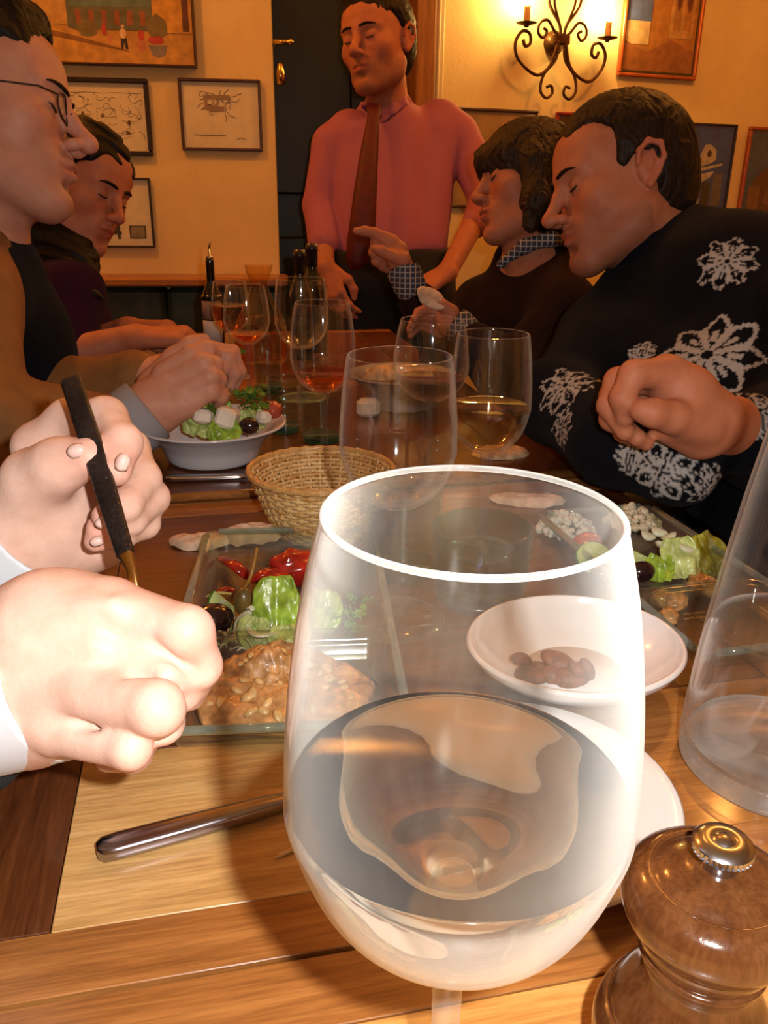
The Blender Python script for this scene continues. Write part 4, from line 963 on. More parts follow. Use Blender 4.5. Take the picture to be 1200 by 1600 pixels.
# ------------------------------------------------------------------ people
def basis(origin, fwd, up, scale=1.0):
    f = np.array(fwd, float); f /= np.linalg.norm(f); x = np.cross(f, up); x /= np.linalg.norm(x); z = np.cross(x, f)
    return Matrix([[x[i]*scale, f[i]*scale, z[i]*scale, origin[i]] for i in range(3)]+[[0, 0, 0, 1]])
def to_local(Mx, V):
    A = np.array(Mx)[:3, :3]; return (V-np.array(Mx)[:3, 3])@np.linalg.inv(A).T
def pxr(r, d): return r*d/F_PX
def add_chain(s, pts, k=0.006, op=1):
    """pts: (px, py, depth, radius in pixels)"""
    s.chain([P(a, b, c) for a, b, c, r in pts], [pxr(r, c) for a, b, c, r in pts], k, op); return s
def head_sdf(s, M, nose=1.0, jaw=1.0, chin=1.0, brow=1.0, lips=1.0, cheek=1.0, lid=1.0, nose_drop=0.0, ears=True):
    s.ell((0, -0.012, 0.036), (0.0755, 0.0965, 0.085), 0.02, 1, M)
    s.ell((0, 0.030, -0.030), (0.061, 0.054, 0.082), 0.035, 1, M)
    s.ell((0, 0.052, 0.046), (0.056, 0.036, 0.042), 0.03, 1, M)
    for sx in (-1, 1):
        s.cone((sx*0.056, -0.004, -0.050), (sx*0.050, 0.008, -0.072), 0.016*jaw, 0.015*jaw, 0.03, 1, M)
        s.cone((sx*0.050, 0.008, -0.072), (sx*0.014, 0.064, -0.103), 0.016*jaw, 0.016*jaw, 0.03, 1, M)
        s.ell((sx*0.044, 0.054, -0.022), (0.020*cheek, 0.020*cheek, 0.018), 0.03, 1, M)
        s.cone((sx*0.010, 0.0845, 0.020), (sx*0.046, 0.070, 0.021), 0.0085*brow, 0.0075*brow, 0.016, 1, M)
    s.ell((0, 0.075, -0.104*chin), (0.019, 0.015, 0.014), 0.02, 1, M)
    s.ell((0, 0.070, -0.064), (0.031, 0.022, 0.025), 0.022, 1, M)
    for sx in (-1, 1):
        s.ell((sx*0.031, 0.099, 0.000), (0.018, 0.020, 0.0125), 0.014, -1, M)
        s.ell((sx*0.031, 0.0715, -0.001), (0.0130, 0.0130, 0.0125), 0.004, 1, M)
        s.ell((sx*0.031, 0.0735, 0.0035), (0.0150, 0.0130, 0.0085), 0.005, 1, M)
        s.ell((sx*0.031, 0.0725, -0.0085), (0.0140, 0.0115, 0.0050), 0.006, 1, M)
    ny = 0.112*nose if nose > 1 else 0.086+0.026*nose
    s.chain([(0, 0.083, 0.016), (0, 0.094+0.010*(nose-1), -0.006), (0, 0.086+0.0235*nose, -0.030-nose_drop)], [0.0075, 0.0078, 0.0100], 0.012, 1, M)
    s.ell((0, 0.088+0.0235*nose, -0.035-nose_drop), (0.0102, 0.0102, 0.0088), 0.008, 1, M)
    for sx in (-1, 1): s.ell((sx*0.0120, 0.093+0.006*nose, -0.038-nose_drop*0.6), (0.0078, 0.0105, 0.0074), 0.008, 1, M)
    for sx in (-1, 1): s.ell((sx*0.0062, 0.099+0.008*nose, -0.0455-nose_drop), (0.0030, 0.0048, 0.0030), 0.003, -1, M)
    s.cone((0, 0.0925, -0.049), (0, 0.0935, -0.057), 0.0045, 0.0045, 0.008, 1, M)
    s.chain([(-0.023, 0.0815, -0.0655), (-0.009, 0.0930, -0.0610*1.0), (0, 0.0935, -0.0625), (0.009, 0.0930, -0.0610), (0.023, 0.0815, -0.0655)], [0.0032*lips, 0.0052*lips, 0.0050*lips, 0.0052*lips, 0.0032*lips], 0.005, 1, M)
    s.chain([(-0.021, 0.0810, -0.0680), (0, 0.0920, -0.0735), (0.021, 0.0810, -0.0680)], [0.0030*lips, 0.0064*lips, 0.0030*lips], 0.006, 1, M)
    s.chain([(-0.0235, 0.087, -0.0668), (0, 0.1005, -0.0672), (0.0235, 0.087, -0.0668)], [0.0014, 0.0022, 0.0014], 0.0035, -1, M)
    s.ell((0, 0.094, -0.086), (0.018, 0.010, 0.0055), 0.010, -1, M)
    if ears:
        for sx in (-1, 1):
            n = 9; arc = []
            for i in range(n):
                a = math.radians(-70+300*i/(n-1)); arc.append((sx*(0.0795+0.008*max(0, math.sin(a*0.5))), -0.016-0.0165*math.sin(a)-0.004, 0.000+0.0285*math.cos(a)*1.05-0.0))
            s.ell((sx*0.074, -0.012, 0.0), (0.008, 0.016, 0.027), 0.006, 1, M)
            hel = [(sx*0.080, 0.004, 0.004), (sx*0.084, 0.002, 0.020), (sx*0.087, -0.012, 0.031), (sx*0.090, -0.028, 0.024), (sx*0.089, -0.031, 0.006), (sx*0.084, -0.022, -0.012), (sx*0.079, -0.010, -0.026)]
            s.chain(hel, [0.0036, 0.0038, 0.0040, 0.0040, 0.0036, 0.0036, 0.0058], 0.004, 1, M)
            s.chain([(sx*0.083, -0.018, 0.018), (sx*0.085, -0.021, 0.002), (sx*0.081, -0.012, -0.012)], [0.003, 0.003, 0.003], 0.004, 1, M)
            s.ell((sx*0.087, -0.010, -0.001), (0.006, 0.0075, 0.011), 0.004, -1, M)
    return s
def head_pigment(L, c, male=True, stub=0.8):
    """skin pigment in head coordinates"""
    x, y, z = L.T; ax = np.abs(x)
    near = (np.abs(z) < 0.2) & (y > -0.15)
    lip = np.exp(-((ax/0.021)**4+((z+0.0675)/0.0085)**4))*(y > 0.075)
    m = np.array([0.78, 0.42, 0.42]) if not male else np.array([0.85, 0.56, 0.52])
    c *= 1-lip[:, None]*(1-m)
    ch = np.exp(-(((ax-0.042)/0.02)**2+((z+0.028)/0.022)**2))*(y > 0.02)+0.9*np.exp(-((ax/0.014)**2+((z+0.035)/0.014)**2))*(y > 0.085)
    c *= 1-0.35*np.clip(ch, 0, 1)[:, None]*(1-np.array([1.0, 0.68, 0.62]))
    if male and stub < 1:
        bd = np.clip((-z-0.040)/0.02, 0, 1)*np.clip((z+0.165)/0.03, 0, 1)*(y > -0.01)*(1-lip)
        c *= 1-(1-stub)*bd[:, None]*np.array([1.0, 0.95, 0.85])
    ear = np.clip((ax-0.074)/0.01, 0, 1)*(np.abs(z) < 0.045)*(y < 0.02)*(y > -0.06)
    c *= 1-0.4*ear[:, None]*(1-np.array([1.0, 0.6, 0.55]))
    return c
def skin_obj(name, s, vox, mat, parent, heads=(), male=True, stub=1.0, extra=None, disp=None):
    V, Q = s.mesh(vox, disp); o = np_obj(name, V, Q, mat, parent); VCACHE[parent.name] = V
    c = np.ones((len(V), 3))
    for Mx in heads:
        L = to_local(Mx, V); msk = (np.abs(L) < 0.22).all(1); c[msk] = head_pigment(L[msk], c[msk].copy(), male, stub)
    if extra: c = extra(V, c)
    paint(o, 'pigment', c); return o
def sdf_obj(name, s, vox, mat, parent, disp=None):
    V, Q = s.mesh(vox, disp); return np_obj(name, V, Q, mat, parent)
def folds(amp, f=14.0, seed=0.0):
    def fn(X):
        a = X[:, 0]*f+1.3*np.sin(X[:, 2]*f*0.7+seed); b = X[:, 2]*f*1.3+1.7*np.sin(X[:, 1]*f*0.6+X[:, 0]*f*0.4+seed*2)
        return amp*(np.sin(a+X[:, 2]*f*1.2)*np.sin(b)+0.5*np.sin(2.1*b+a))
    return fn
def strands(amp, Mx, fx=260.0, fz=16.0):
    """grooves between locks, running down from the crown"""
    def fn(X):
        L = to_local(Mx, X); a = np.arctan2(L[:, 0], L[:, 1]+0.02); r = np.linalg.norm(L, axis=1)
        w = a+0.10*np.sin(L[:, 2]*70+a*5)+0.07*np.sin(L[:, 2]*31-a*11)+0.05*np.sin(r*160)
        return amp*(0.55*np.sin(w*41)+0.5*np.sin(w*67+1.0+L[:, 2]*55)+0.45*np.sin(w*113+L[:, 2]*20)+0.5*np.sin(w*17+L[:, 2]*40))
    return fn
LASTV = [None]
def hug(Mx, p, lift):
    """the sculpted skin point lying straight in front of a head-space point, lifted off it"""
    L = LASTV[0]; w = np.where((np.abs(L[:, 0]-p[0]) < 0.004) & (np.abs(L[:, 2]-p[2]) < 0.004) & (L[:, 1] > 0.03))[0]
    y = L[w, 1].max() if len(w) else p[1]
    return Mx @ Vector((p[0], y+lift, p[2]))
def brow_obj(Mx, parent, mat, thick=1.0, tilt=0.0, name='eyebrow'):
    LASTV[0] = to_local(Mx, VCACHE[parent.name])
    for sx in (-1, 1):
        pts = [hug(Mx, (sx*(0.011+0.038*t), 0.09, 0.0195+0.0065*math.sin(PI*t*0.75)-0.004*t+tilt*t), -0.0004) for t in np.linspace(0, 1, 8)]
        G().tube(pts, [0.0026*thick, 0.0038*thick, 0.0042*thick, 0.0042*thick, 0.0038*thick, 0.0032*thick, 0.0024*thick, 0.001], 7, flat=0.8).obj(name, mat, parent, world=True)
def lash_obj(Mx, parent, mat, z=-0.0035):
    LASTV[0] = to_local(Mx, VCACHE[parent.name])
    for sx in (-1, 1):
        pts = [hug(Mx, (sx*(0.031+0.0135*t), 0.08, z-0.0025*(1-t*t)), 0.0002) for t in np.linspace(-1, 1, 9)]
        G().tube(pts, [0.0006, 0.0012, 0.0015, 0.0016, 0.0017, 0.0017, 0.0016, 0.0014, 0.0007], 5).obj('eyelashes', mat, parent, world=True)
VCACHE = {}
def hair_cap(s, Mx, up=0.010, back=0.012, low=-0.055, k=0.012):
    s.ell((0, -0.014, 0.040), (0.0755+up*0.8, 0.0965+up, 0.085+up), 0.02, 1, Mx)
    s.ell((0, -0.045, -0.010), (0.070+back*0.4, 0.064+back, 0.072), 0.02, 1, Mx)
    return s
def hand_sdf(s, wrist, fdir, back, thumb_side=1, scale=1.0, curls=None, thumb=None, spread=0.0, k=0.006):
    """five-fingered hand; curls: four (mcp, pip, dip) triples in degrees"""
    f = np.array(fdir, float); f /= np.linalg.norm(f); b = np.array(back, float); b -= f*(b@f); b /= np.linalg.norm(b); y = np.cross(b, f)*thumb_side
    w = np.array(wrist, float)
    def L(a): return w+(f*a[0]+y*a[1]+b*a[2])*scale
    curls = curls or [(25, 35, 20)]*4
    base = [(0.088, 0.026, 0), (0.091, 0.007, 0.003), (0.086, -0.012, 0.001), (0.078, -0.030, -0.004)]
    lens = [(0.042, 0.026, 0.019), (0.046, 0.029, 0.020), (0.042, 0.027, 0.019), (0.033, 0.021, 0.017)]
    rr = [(0.0100, 0.0092, 0.0080, 0.0068), (0.0102, 0.0093, 0.0082, 0.0070), (0.0098, 0.0088, 0.0078, 0.0066), (0.0088, 0.0078, 0.0068, 0.0058)]
    for i in range(4):
        yy = base[i][1]
        s.cone(L((0.0, yy*0.55, 0)), L(base[i]), 0.0165*scale, 0.0125*scale, 0.012)
        pts = [base[i]]; ang = 0; p = np.array(base[i], float); sp_ = math.radians(spread*(1.5-i))
        for j in range(3):
            ang += math.radians(curls[i][j]); d = np.array([math.cos(ang)*math.cos(sp_), math.cos(ang)*math.sin(sp_), -math.sin(ang)])
            p = p+d*lens[i][j]; pts.append(p.copy())
        s.chain([L(q) for q in pts], [r*scale for r in rr[i]], k)
    th = thumb or [(0.022, 0.024, -0.010), (0.058, 0.046, -0.022), (0.086, 0.046, -0.034), (0.108, 0.036, -0.038)]
    s.chain([L(q) for q in th], [0.0155*scale, 0.0122*scale, 0.0108*scale, 0.0085*scale], 0.010)
    return s

SKIN = skin_mat('tanned_skin', (0.52, 0.19, 0.098), rough=0.6); SKINF = skin_mat('fair_skin', (0.62, 0.30, 0.20), vein=0.2, rough=0.55)
NEARSKIN = skin_mat('near_hand_skin', (0.82, 0.56, 0.46), sss=0.12, vein=0.3, rough=0.5)
DARKHAIR = hair_mat('near_black_hair', (0.004, 0.0025, 0.002), (0.012, 0.007, 0.004))
BROWNHAIR = hair_mat('dark_brown_hair', (0.007, 0.0035, 0.002), (0.026, 0.012, 0.006))
STREAKHAIR = hair_mat('streaked_brown_hair', (0.006, 0.0035, 0.002), (0.055, 0.030, 0.014))
LASH = M('lash', (0.02, 0.012, 0.01), 0.6); NAIL = M('fingernail', (0.80, 0.56, 0.50), 0.22, var=0.04, coat=0.2)

TROUS = M('black_trousers', (0.006, 0.006, 0.008), 0.8)
# --- man in the snowflake sweater, right -------------------------------------
root = empty('person', tuple(P(1090, 620, 1.2)), 'man in dark snowflake patterned sweater leaning over the table with closed fist', 'person')
Mh = basis(P(969, 290, 1.16), camdir(-0.97, -0.17, 0.08), camdir(-0.15, 0.97, 0.05), 0.93)
s = SDF(); head_sdf(s, Mh, nose=1.22, jaw=1.12, brow=1.2, nose_drop=0.003, lips=0.95)
hv = lambda x, y, z: np.array(Mh @ Vector((x, y, z)))
s.cone(hv(0, -0.028, -0.055), P(1050, 425, 1.18), 0.052, 0.060, 0.03)
chest = P(1095, 520, 1.20)
s.cone(P(1050, 425, 1.18), chest, 0.062, 0.10, 0.03)
pel = chest+np.array([0.24, 0.04, -0.40])
s.cone(chest, pel, 0.10, 0.12, 0.05)
s.chain([P(1065, 460, 1.2), P(1150, 460, 1.06), P(1235, 660, 0.93), P(1145, 668, 0.80)], [0.06, 0.045, 0.036, 0.027], 0.02)
add_chain(s, [(1145, 668, 0.80, 44), (1110, 655, 0.765, 44), (1072, 618, 0.75, 44), (1040, 590, 0.745, 36)], 0.012)
add_chain(s, [(1105, 668, 0.76, 44), (1070, 655, 0.745, 36)], 0.012)
add_chain(s, [(1090, 680, 0.765, 36), (1040, 665, 0.755, 26)], 0.01)
add_chain(s, [(1045, 583, 0.74, 27), (990, 585, 0.725, 22), (972, 622, 0.725, 19), (976, 652, 0.735, 15)], 0.005)
add_chain(s, [(1042, 590, 0.76, 27), (966, 596, 0.755, 22), (952, 634, 0.75, 19), (977, 674, 0.745, 15)], 0.004)
add_chain(s, [(1045, 605, 0.78, 27), (958, 618, 0.775, 21), (955, 655, 0.765, 18), (996, 684, 0.75, 14)], 0.004)
add_chain(s, [(1050, 630, 0.79, 26), (965, 642, 0.785, 19), (975, 675, 0.775, 16), (1010, 692, 0.755, 12.5)], 0.004)
add_chain(s, [(1100, 665, 0.745, 33), (1050, 652, 0.725, 25), (1020, 645, 0.715, 22), (1002, 641, 0.715, 18)], 0.006)
# far arm under the sweater
s.chain([P(1050, 480, 1.22), P(945, 540, 1.20), P(868, 640, 1.00), P(1010, 722, 0.84)], [0.06, 0.045, 0.036, 0.027], 0.02)
skin_obj('body', s, 0.0026, SKIN, root, [Mh], True, 0.72)
s = SDF(); hair_cap(s, Mh, 0.011, 0.006)
s.ell((0, 0.095, 0.012), (0.060, 0.060, 0.062), 0.012, -1, Mh)
for sx in (-1, 1):
    s.ell((sx*0.062, 0.068, 0.040), (0.030, 0.045, 0.042), 0.010, -1, Mh)
    s.ell((sx*0.082, -0.004, -0.018), (0.030, 0.030, 0.040), 0.008, -1, Mh)
    s.ell((sx*0.080, 0.040, -0.050), (0.045, 0.052, 0.060), 0.010, -1, Mh)
s.ell((0, 0.05, -0.11), (0.1, 0.085, 0.08), 0.01, -1, Mh)
s.half(hv(0, -0.05, -0.072), hv(0, 0.03, -1)-hv(0, 0, 0), 0.01)
sdf_obj('hair', s, 0.0026, BROWNHAIR, root, strands(0.0011, Mh))
brow_obj(Mh, root, BROWNHAIR, 0.85); lash_obj(Mh, root, LASH)
s = SDF()
s.chain([P(1052, 402, 1.18), P(1075, 450, 1.18)], [0.070, 0.088], 0.02)
s.cone(P(1080, 465, 1.18), chest, 0.095, 0.135, 0.04); s.cone(chest, pel, 0.135, 0.155, 0.04)
s.cone(P(1010, 500, 1.20), P(1115, 462, 1.11), 0.080, 0.095, 0.04)
s.chain([P(1085, 455, 1.15), P(1148, 450, 1.06), P(1190, 545, 0.99), P(1240, 670, 0.93)], [0.092, 0.088, 0.070, 0.062], 0.03)
s.chain([P(1240, 670, 0.93), P(1190, 685, 0.86), P(1158, 676, 0.815)], [0.062, 0.050, 0.042], 0.02)
s.chain([P(1015, 500, 1.20), P(945, 545, 1.18), P(872, 628, 1.00)], [0.080, 0.066, 0.050], 0.03)
s.chain([P(872, 628, 1.00), P(960, 690, 0.88), P(1060, 728, 0.82)], [0.050, 0.046, 0.040], 0.02)
s.cone(P(1000, 590, 1.10), P(1120, 660, 1.02), 0.085, 0.10, 0.04)
s.cone(P(1120, 660, 1.02), P(1215, 730, 0.98), 0.10, 0.10, 0.04)
s.cone(hv(0, -0.030, -0.060), P(1048, 415, 1.18), 0.060, 0.066, 0.010, -1)
SWEAT = knit('snowflake_knit', (1, 1, 1), 500, painted=True, bump=0.6)
fo = folds(0.0035, 16, 1.0)
V, Q = s.mesh(0.0028, fo); o = np_obj('sweater', V, Q, SWEAT, root)
me = o.data; nrm = np.empty(len(V)*3, np.float32); me.vertices.foreach_get('normal', nrm) if False else None
nrm = np.array([v.normal[:] for v in me.vertices])
yarn = np.tile(np.array([0.006, 0.0065, 0.010]), (len(V), 1))
R3 = np.stack([RT, UP, -FWD]); Cc = (V-EYE)@R3.T; dz = -Cc[:, 2]; vpx = 600+F_PX*Cc[:, 0]/dz; vpy = 800-F_PX*Cc[:, 1]/dz
def star(x, y):
    """eight-petalled knitted star, petals outlined in white, on coordinates -1..1"""
    r = np.hypot(x, y); a = np.arctan2(y, x); a = (a+PI/8) % (PI/4)-PI/8
    p = r*np.cos(a); q = np.abs(r*np.sin(a))
    h = 0.30*np.sin(PI*np.clip((p-0.06)/0.94, 0, 1)**0.8)*np.where(p < 0.55, 1, 1)
    h = np.minimum(h, p*math.tan(PI/8)*0.80)
    return ((np.abs(q-h) < 0.048) & (p > 0.10) & (p < 1.0)) | ((q < 0.045) & (p > 0.35) & (p < 0.62))
def motif(px, py, size, rot, stretch=1.0):
    w = ((vpx-px)**2+(vpy-py)**2) < 40**2
    idx = np.where(w & ((nrm@FWD) < -0.05))[0]
    if len(idx) == 0: return
    i = idx[np.argmin(dz[idx]+0.0004*np.hypot(vpx[idx]-px, vpy[idx]-py))]
    n = nrm[i]; a = RT*math.cos(rot)+UP*math.sin(rot); a = a-n*(a@n); a /= np.linalg.norm(a); b = np.cross(n, a)
    D = V-V[i]; r = np.linalg.norm(D, axis=1); sel = (r < size*1.6) & ((nrm@n) > -0.3)
    st = 0.0026
    u = np.round(D[sel]@a/st)*st/(size*stretch); v = np.round(D[sel]@b/st)*st/size
    yarn[np.where(sel)[0][star(u, v)]] = np.array([0.44, 0.42, 0.40])
for mt in ((862, 568, 0.036, 1.3), (838, 664, 0.024, 1.5), (1106, 385, 0.036, 1.25, 1.0), (1075, 528, 0.062, -0.45), (970, 530, 0.020, 0.2), (945, 712, 0.020, 0.4), (1030, 738, 0.030, -0.3), (1130, 790, 0.022, 0.2), (1185, 640, 0.03, 0.4)): motif(*mt)
paint(o, 'yarn', yarn)
s = SDF(); s.chain([hv(0, -0.036, -0.085), P(1046, 420, 1.18)], [0.066, 0.078], 0.02); s.chain([hv(0, -0.028, -0.05), P(1044, 420, 1.18)], [0.060, 0.068], 0.004, -1); s.half(hv(0, -0.034, -0.082), hv(0, 0, 1)-hv(0, 0, 0)+0.35*(hv(0, 1, 0)-hv(0, 0, 0)), 0.004)
sdf_obj('collar', s, 0.003, knit('black_knit', (0.006, 0.006, 0.010), sheen=0.03), root)

SEATED = [(root, pel, -1, 'man in the snowflake sweater', TROUS)]
# --- woman with a dark bob, right --------------------------------------------
root = empty('person', tuple(P(800, 560, 1.55)), 'woman with dark fringed bob in brown sweater pointing with one hand', 'person')
Mh = basis(P(826, 290, 1.52), camdir(-0.96, 0.02, 0.16), camdir(0.02, 0.99, 0.0), 0.90)
hv = lambda x, y, z: np.array(Mh @ Vector((x, y, z)))
s = SDF(); head_sdf(s, Mh, nose=0.92, jaw=0.92, brow=0.7, lips=1.1)
chest = P(822, 530, 1.62); pel = chest+np.array([0.20, 0.06, -0.40])
s.cone(hv(0, -0.028, -0.055), P(832, 420, 1.56), 0.044, 0.050, 0.03); s.cone(P(836, 420, 1.56), chest, 0.06, 0.09, 0.03); s.cone(chest, pel, 0.09, 0.11, 0.04)
s.chain([P(836, 430, 1.57), P(745, 475, 1.66), P(700, 545, 1.58), P(634, 432, 1.50)], [0.06, 0.035, 0.030, 0.021], 0.02)
add_chain(s, [(634, 432, 1.50, 18), (618, 395, 1.49, 19), (604, 380, 1.485, 13)], 0.008)
add_chain(s, [(612, 378, 1.48, 12), (584, 364, 1.475, 8.5), (570, 361, 1.47, 7.5), (557, 361, 1.465, 6)], 0.004)
add_chain(s, [(608, 384, 1.49, 12), (588, 378, 1.485, 9), (584, 395, 1.49, 8), (594, 402, 1.495, 6.5)], 0.003)
add_chain(s, [(610, 392, 1.50, 12), (592, 390, 1.50, 9), (588, 408, 1.50, 8), (598, 414, 1.505, 6.5)], 0.003)
add_chain(s, [(614, 402, 1.51, 11), (600, 402, 1.51, 8), (597, 416, 1.51, 7), (605, 421, 1.515, 6)], 0.003)
add_chain(s, [(630, 405, 1.475, 12), (612, 400, 1.465, 9), (596, 392, 1.46, 8), (585, 388, 1.46, 6)], 0.005)
s.chain([P(850, 440, 1.55), P(880, 490, 1.46), P(805, 580, 1.40), P(722, 520, 1.42)], [0.06, 0.035, 0.030, 0.020], 0.02)
add_chain(s, [(722, 520, 1.42, 19), (700, 502, 1.42, 20), (690, 495, 1.42, 14)], 0.008)
for k, (dx, dy) in enumerate(((0, 0), (-4, 9), (-8, 17), (-6, 25))):
    add_chain(s, [(694+dx, 492+dy, 1.42+0.012*k, 11), (668+dx, 482+dy, 1.415+0.012*k, 8.5), (654+dx, 488+dy, 1.41+0.012*k, 7.5), (648+dx, 498+dy, 1.405+0.012*k, 6)], 0.003)
add_chain(s, [(706, 488, 1.405, 12), (690, 476, 1.395, 9), (674, 472, 1.39, 7)], 0.005)
skin_obj('body', s, 0.0028, SKIN, root, [Mh], False)
s = SDF()
s.ell((0, -0.010, 0.040), (0.090, 0.108, 0.094), 0.02, 1, Mh)
s.ell((0, -0.040, -0.040), (0.088, 0.080, 0.090), 0.03, 1, Mh)
for sx in (-1, 1): s.chain([(sx*0.072, 0.010, 0.02), (sx*0.076, 0.010, -0.06), (sx*0.066, 0.016, -0.105)], [0.030, 0.026, 0.014], 0.02, 1, Mh)
s.chain([(-0.05, 0.070, 0.04), (0, 0.088, 0.042), (0.05, 0.070, 0.04)], [0.022, 0.024, 0.022], 0.02, 1, Mh)
s.ell((0, 0.115, -0.060), (0.062, 0.080, 0.078), 0.008, -1, Mh)
s.ell((0, 0.02, -0.135), (0.060, 0.10, 0.05), 0.012, -1, Mh)
sdf_obj('hair', s, 0.0028, STREAKHAIR, root, strands(0.0016, Mh))
brow_obj(Mh, root, BROWNHAIR, 0.7); lash_obj(Mh, root, LASH)
s = SDF()
s.cone(P(830, 425, 1.57), chest, 0.078, 0.120, 0.04); s.cone(chest, pel, 0.120, 0.135, 0.04)
s.chain([P(836, 450, 1.57), P(752, 480, 1.66), P(700, 550, 1.58), P(655, 470, 1.52)], [0.075, 0.056, 0.048, 0.036], 0.02)
s.chain([P(850, 450, 1.55), P(880, 490, 1.46), P(805, 580, 1.40), P(742, 535, 1.41)], [0.075, 0.058, 0.048, 0.036], 0.02)
s.ell(hv(0.0, 0.005, -0.145), (0.062, 0.062, 0.035), 0.01, -1)
DKB = knit('brown_knit', (0.022, 0.010, 0.008), 500)
sdf_obj('sweater', s, 0.004, DKB, root, folds(0.004, 18, 2.0))
t = NT('plaid_cotton'); v_ = t.coords((1, 1, 1)); 
ck = []
for ax in range(2):
    wv = t.new('ShaderNodeTexWave', wave_type='BANDS', bands_direction=('X', 'Z')[ax]); wv.inputs['Scale'].default_value = 34; wv.inputs['Distortion'].default_value = 0.3; t.link(v_, wv.inputs[0]); ck.append(wv.outputs['Fac'])
mxx = t.new('ShaderNodeMath', operation='MAXIMUM'); t.link(ck[0], mxx.inputs[0]); t.link(ck[1], mxx.inputs[1])
t.base(t.ramp(mxx.outputs[0], [(0.80, (0.035, 0.04, 0.07)), (0.90, (0.10, 0.11, 0.14)), (0.97, (0.42, 0.38, 0.34))])); t.set(0.8); PLAID = t.m
s = SDF().cone(P(640, 446, 1.505), P(631, 424, 1.50), 0.030, 0.031, 0.01).cone(P(640, 440, 1.505), P(626, 400, 1.495), 0.023, 0.025, 0.004, -1)
s.half(P(631, 420, 1.5), P(626, 405, 1.5)-P(631, 424, 1.5), 0.003); sdf_obj('plaid_cuff', s, 0.003, PLAID, root)
s = SDF()
for sx in (-1, 1): s.chain([(sx*0.012, 0.052, -0.160), (sx*0.044, 0.020, -0.138), (sx*0.056, -0.028, -0.124), (sx*0.03, -0.075, -0.118)], [0.009, 0.013, 0.014, 0.012], 0.012, 1, Mh)
s.chain([(0, -0.02, -0.05), (0, -0.03, -0.2)], [0.047, 0.052], 0.004, -1, Mh)
sdf_obj('shirt_collar', s, 0.003, PLAID, root)
s = SDF().cone(P(733, 528, 1.415), P(718, 510, 1.42), 0.030, 0.029, 0.01).cone(P(740, 534, 1.415), P(706, 500, 1.42), 0.021, 0.023, 0.004, -1)
sdf_obj('plaid_cuff', s, 0.003, PLAID, root)
slabblob('bread_piece', P(673, 466, 1.385), (0.028, 0.017, 0.006), 0.2, 'pinched piece of flatbread held up in the brown sweatered woman\'s fingers', 'bread', BREAD, 9, 0.2, (1.1, 0.5))

SEATED.append((root, pel, -1, 'woman with the dark bob', TROUS))
# --- waiter ------------------------------------------------------------------
root = empty('person', tuple(P(600, 640, 2.3)), 'standing waiter in pink shirt and dark red tie looking down', 'person')
Mh = basis(P(590, 70, 2.22), camdir(-0.52, -0.24, 0.80), camdir(-0.10, 0.96, 0.26), 1.08)
hv = lambda x, y, z: np.array(Mh @ Vector((x, y, z)))
s = SDF(); head_sdf(s, Mh, nose=1.08, jaw=1.0, brow=1.1)
chest = P(615, 250, 2.36); belt = P(612, 400, 2.36); feet = np.array([belt[0], belt[1], 0.0])
s.cone(hv(0, -0.028, -0.055), P(606, 178, 2.32), 0.053, 0.060, 0.03); s.cone(P(606, 185, 2.34), P(612, 250, 2.38), 0.055, 0.075, 0.02); s.cone(P(612, 250, 2.38), P(612, 400, 2.38), 0.075, 0.075, 0.02)
for (sh, el_, wr) in ((P(522, 228, 2.31), P(500, 322, 2.32), P(508, 418, 2.25)), (P(712, 214, 2.40), P(758, 314, 2.34), P(700, 424, 2.22))):
    s.chain([P(606, 222, 2.34), sh, el_, wr], [0.05, 0.034, 0.034, 0.026], 0.01)
hand_sdf(s, P(508, 418, 2.25), camdir(0.3, -0.9, 0.1), camdir(-0.6, 0.1, 0.8), 1, 0.95, k=0.006)
hand_sdf(s, P(700, 424, 2.22), camdir(-0.8, -0.5, 0.2), camdir(0.0, 0.8, 0.6), -1, 0.95, k=0.006)
skin_obj('body', s, 0.0034, SKIN, root, [Mh], True, 0.75)
s = SDF(); hair_cap(s, Mh, 0.012, 0.004)
s.ell((0, 0.050, 0.105), (0.060, 0.040, 0.026), 0.02, 1, Mh)
s.ell((0, 0.110, 0.010), (0.064, 0.075, 0.062), 0.010, -1, Mh)
for sx in (-1, 1):
    s.ell((sx*0.080, 0.045, -0.02), (0.035, 0.050, 0.075), 0.010, -1, Mh); s.ell((sx*0.084, -0.006, -0.020), (0.03, 0.026, 0.042), 0.008, -1, Mh)
s.ell((0, 0.05, -0.11), (0.1, 0.085, 0.08), 0.01, -1, Mh); s.half(hv(0, -0.05, -0.066), hv(0, 0.1, -1)-hv(0, 0, 0), 0.01)
sdf_obj('hair', s, 0.0034, DARKHAIR, root, strands(0.0014, Mh))
brow_obj(Mh, root, DARKHAIR, 1.05); lash_obj(Mh, root, LASH)
PINK = M('pink_shirt_cotton', (0.42, 0.125, 0.20), 0.8, var=0.06, scale=200, bump=0.2, bscale=300)
s = SDF()
s.cone(P(604, 172, 2.33), P(612, 225, 2.36), 0.066, 0.10, 0.03)
s.cone(P(545, 222, 2.32), P(690, 210, 2.40), 0.062, 0.066, 0.03)
s.cone(P(556, 228, 2.32), P(572, 390, 2.34), 0.082, 0.088, 0.02); s.cone(P(672, 220, 2.39), P(652, 388, 2.38), 0.086, 0.088, 0.02); s.cone(P(612, 215, 2.35), P(612, 392, 2.35), 0.100, 0.104, 0.02)
s.chain([P(545, 210, 2.31), P(520, 228, 2.31), P(500, 320, 2.32), P(504, 378, 2.28)], [0.066, 0.060, 0.048, 0.041], 0.012)
s.chain([P(690, 195, 2.39), P(715, 212, 2.40), P(758, 312, 2.34), P(742, 350, 2.30)], [0.066, 0.060, 0.050, 0.042], 0.012)
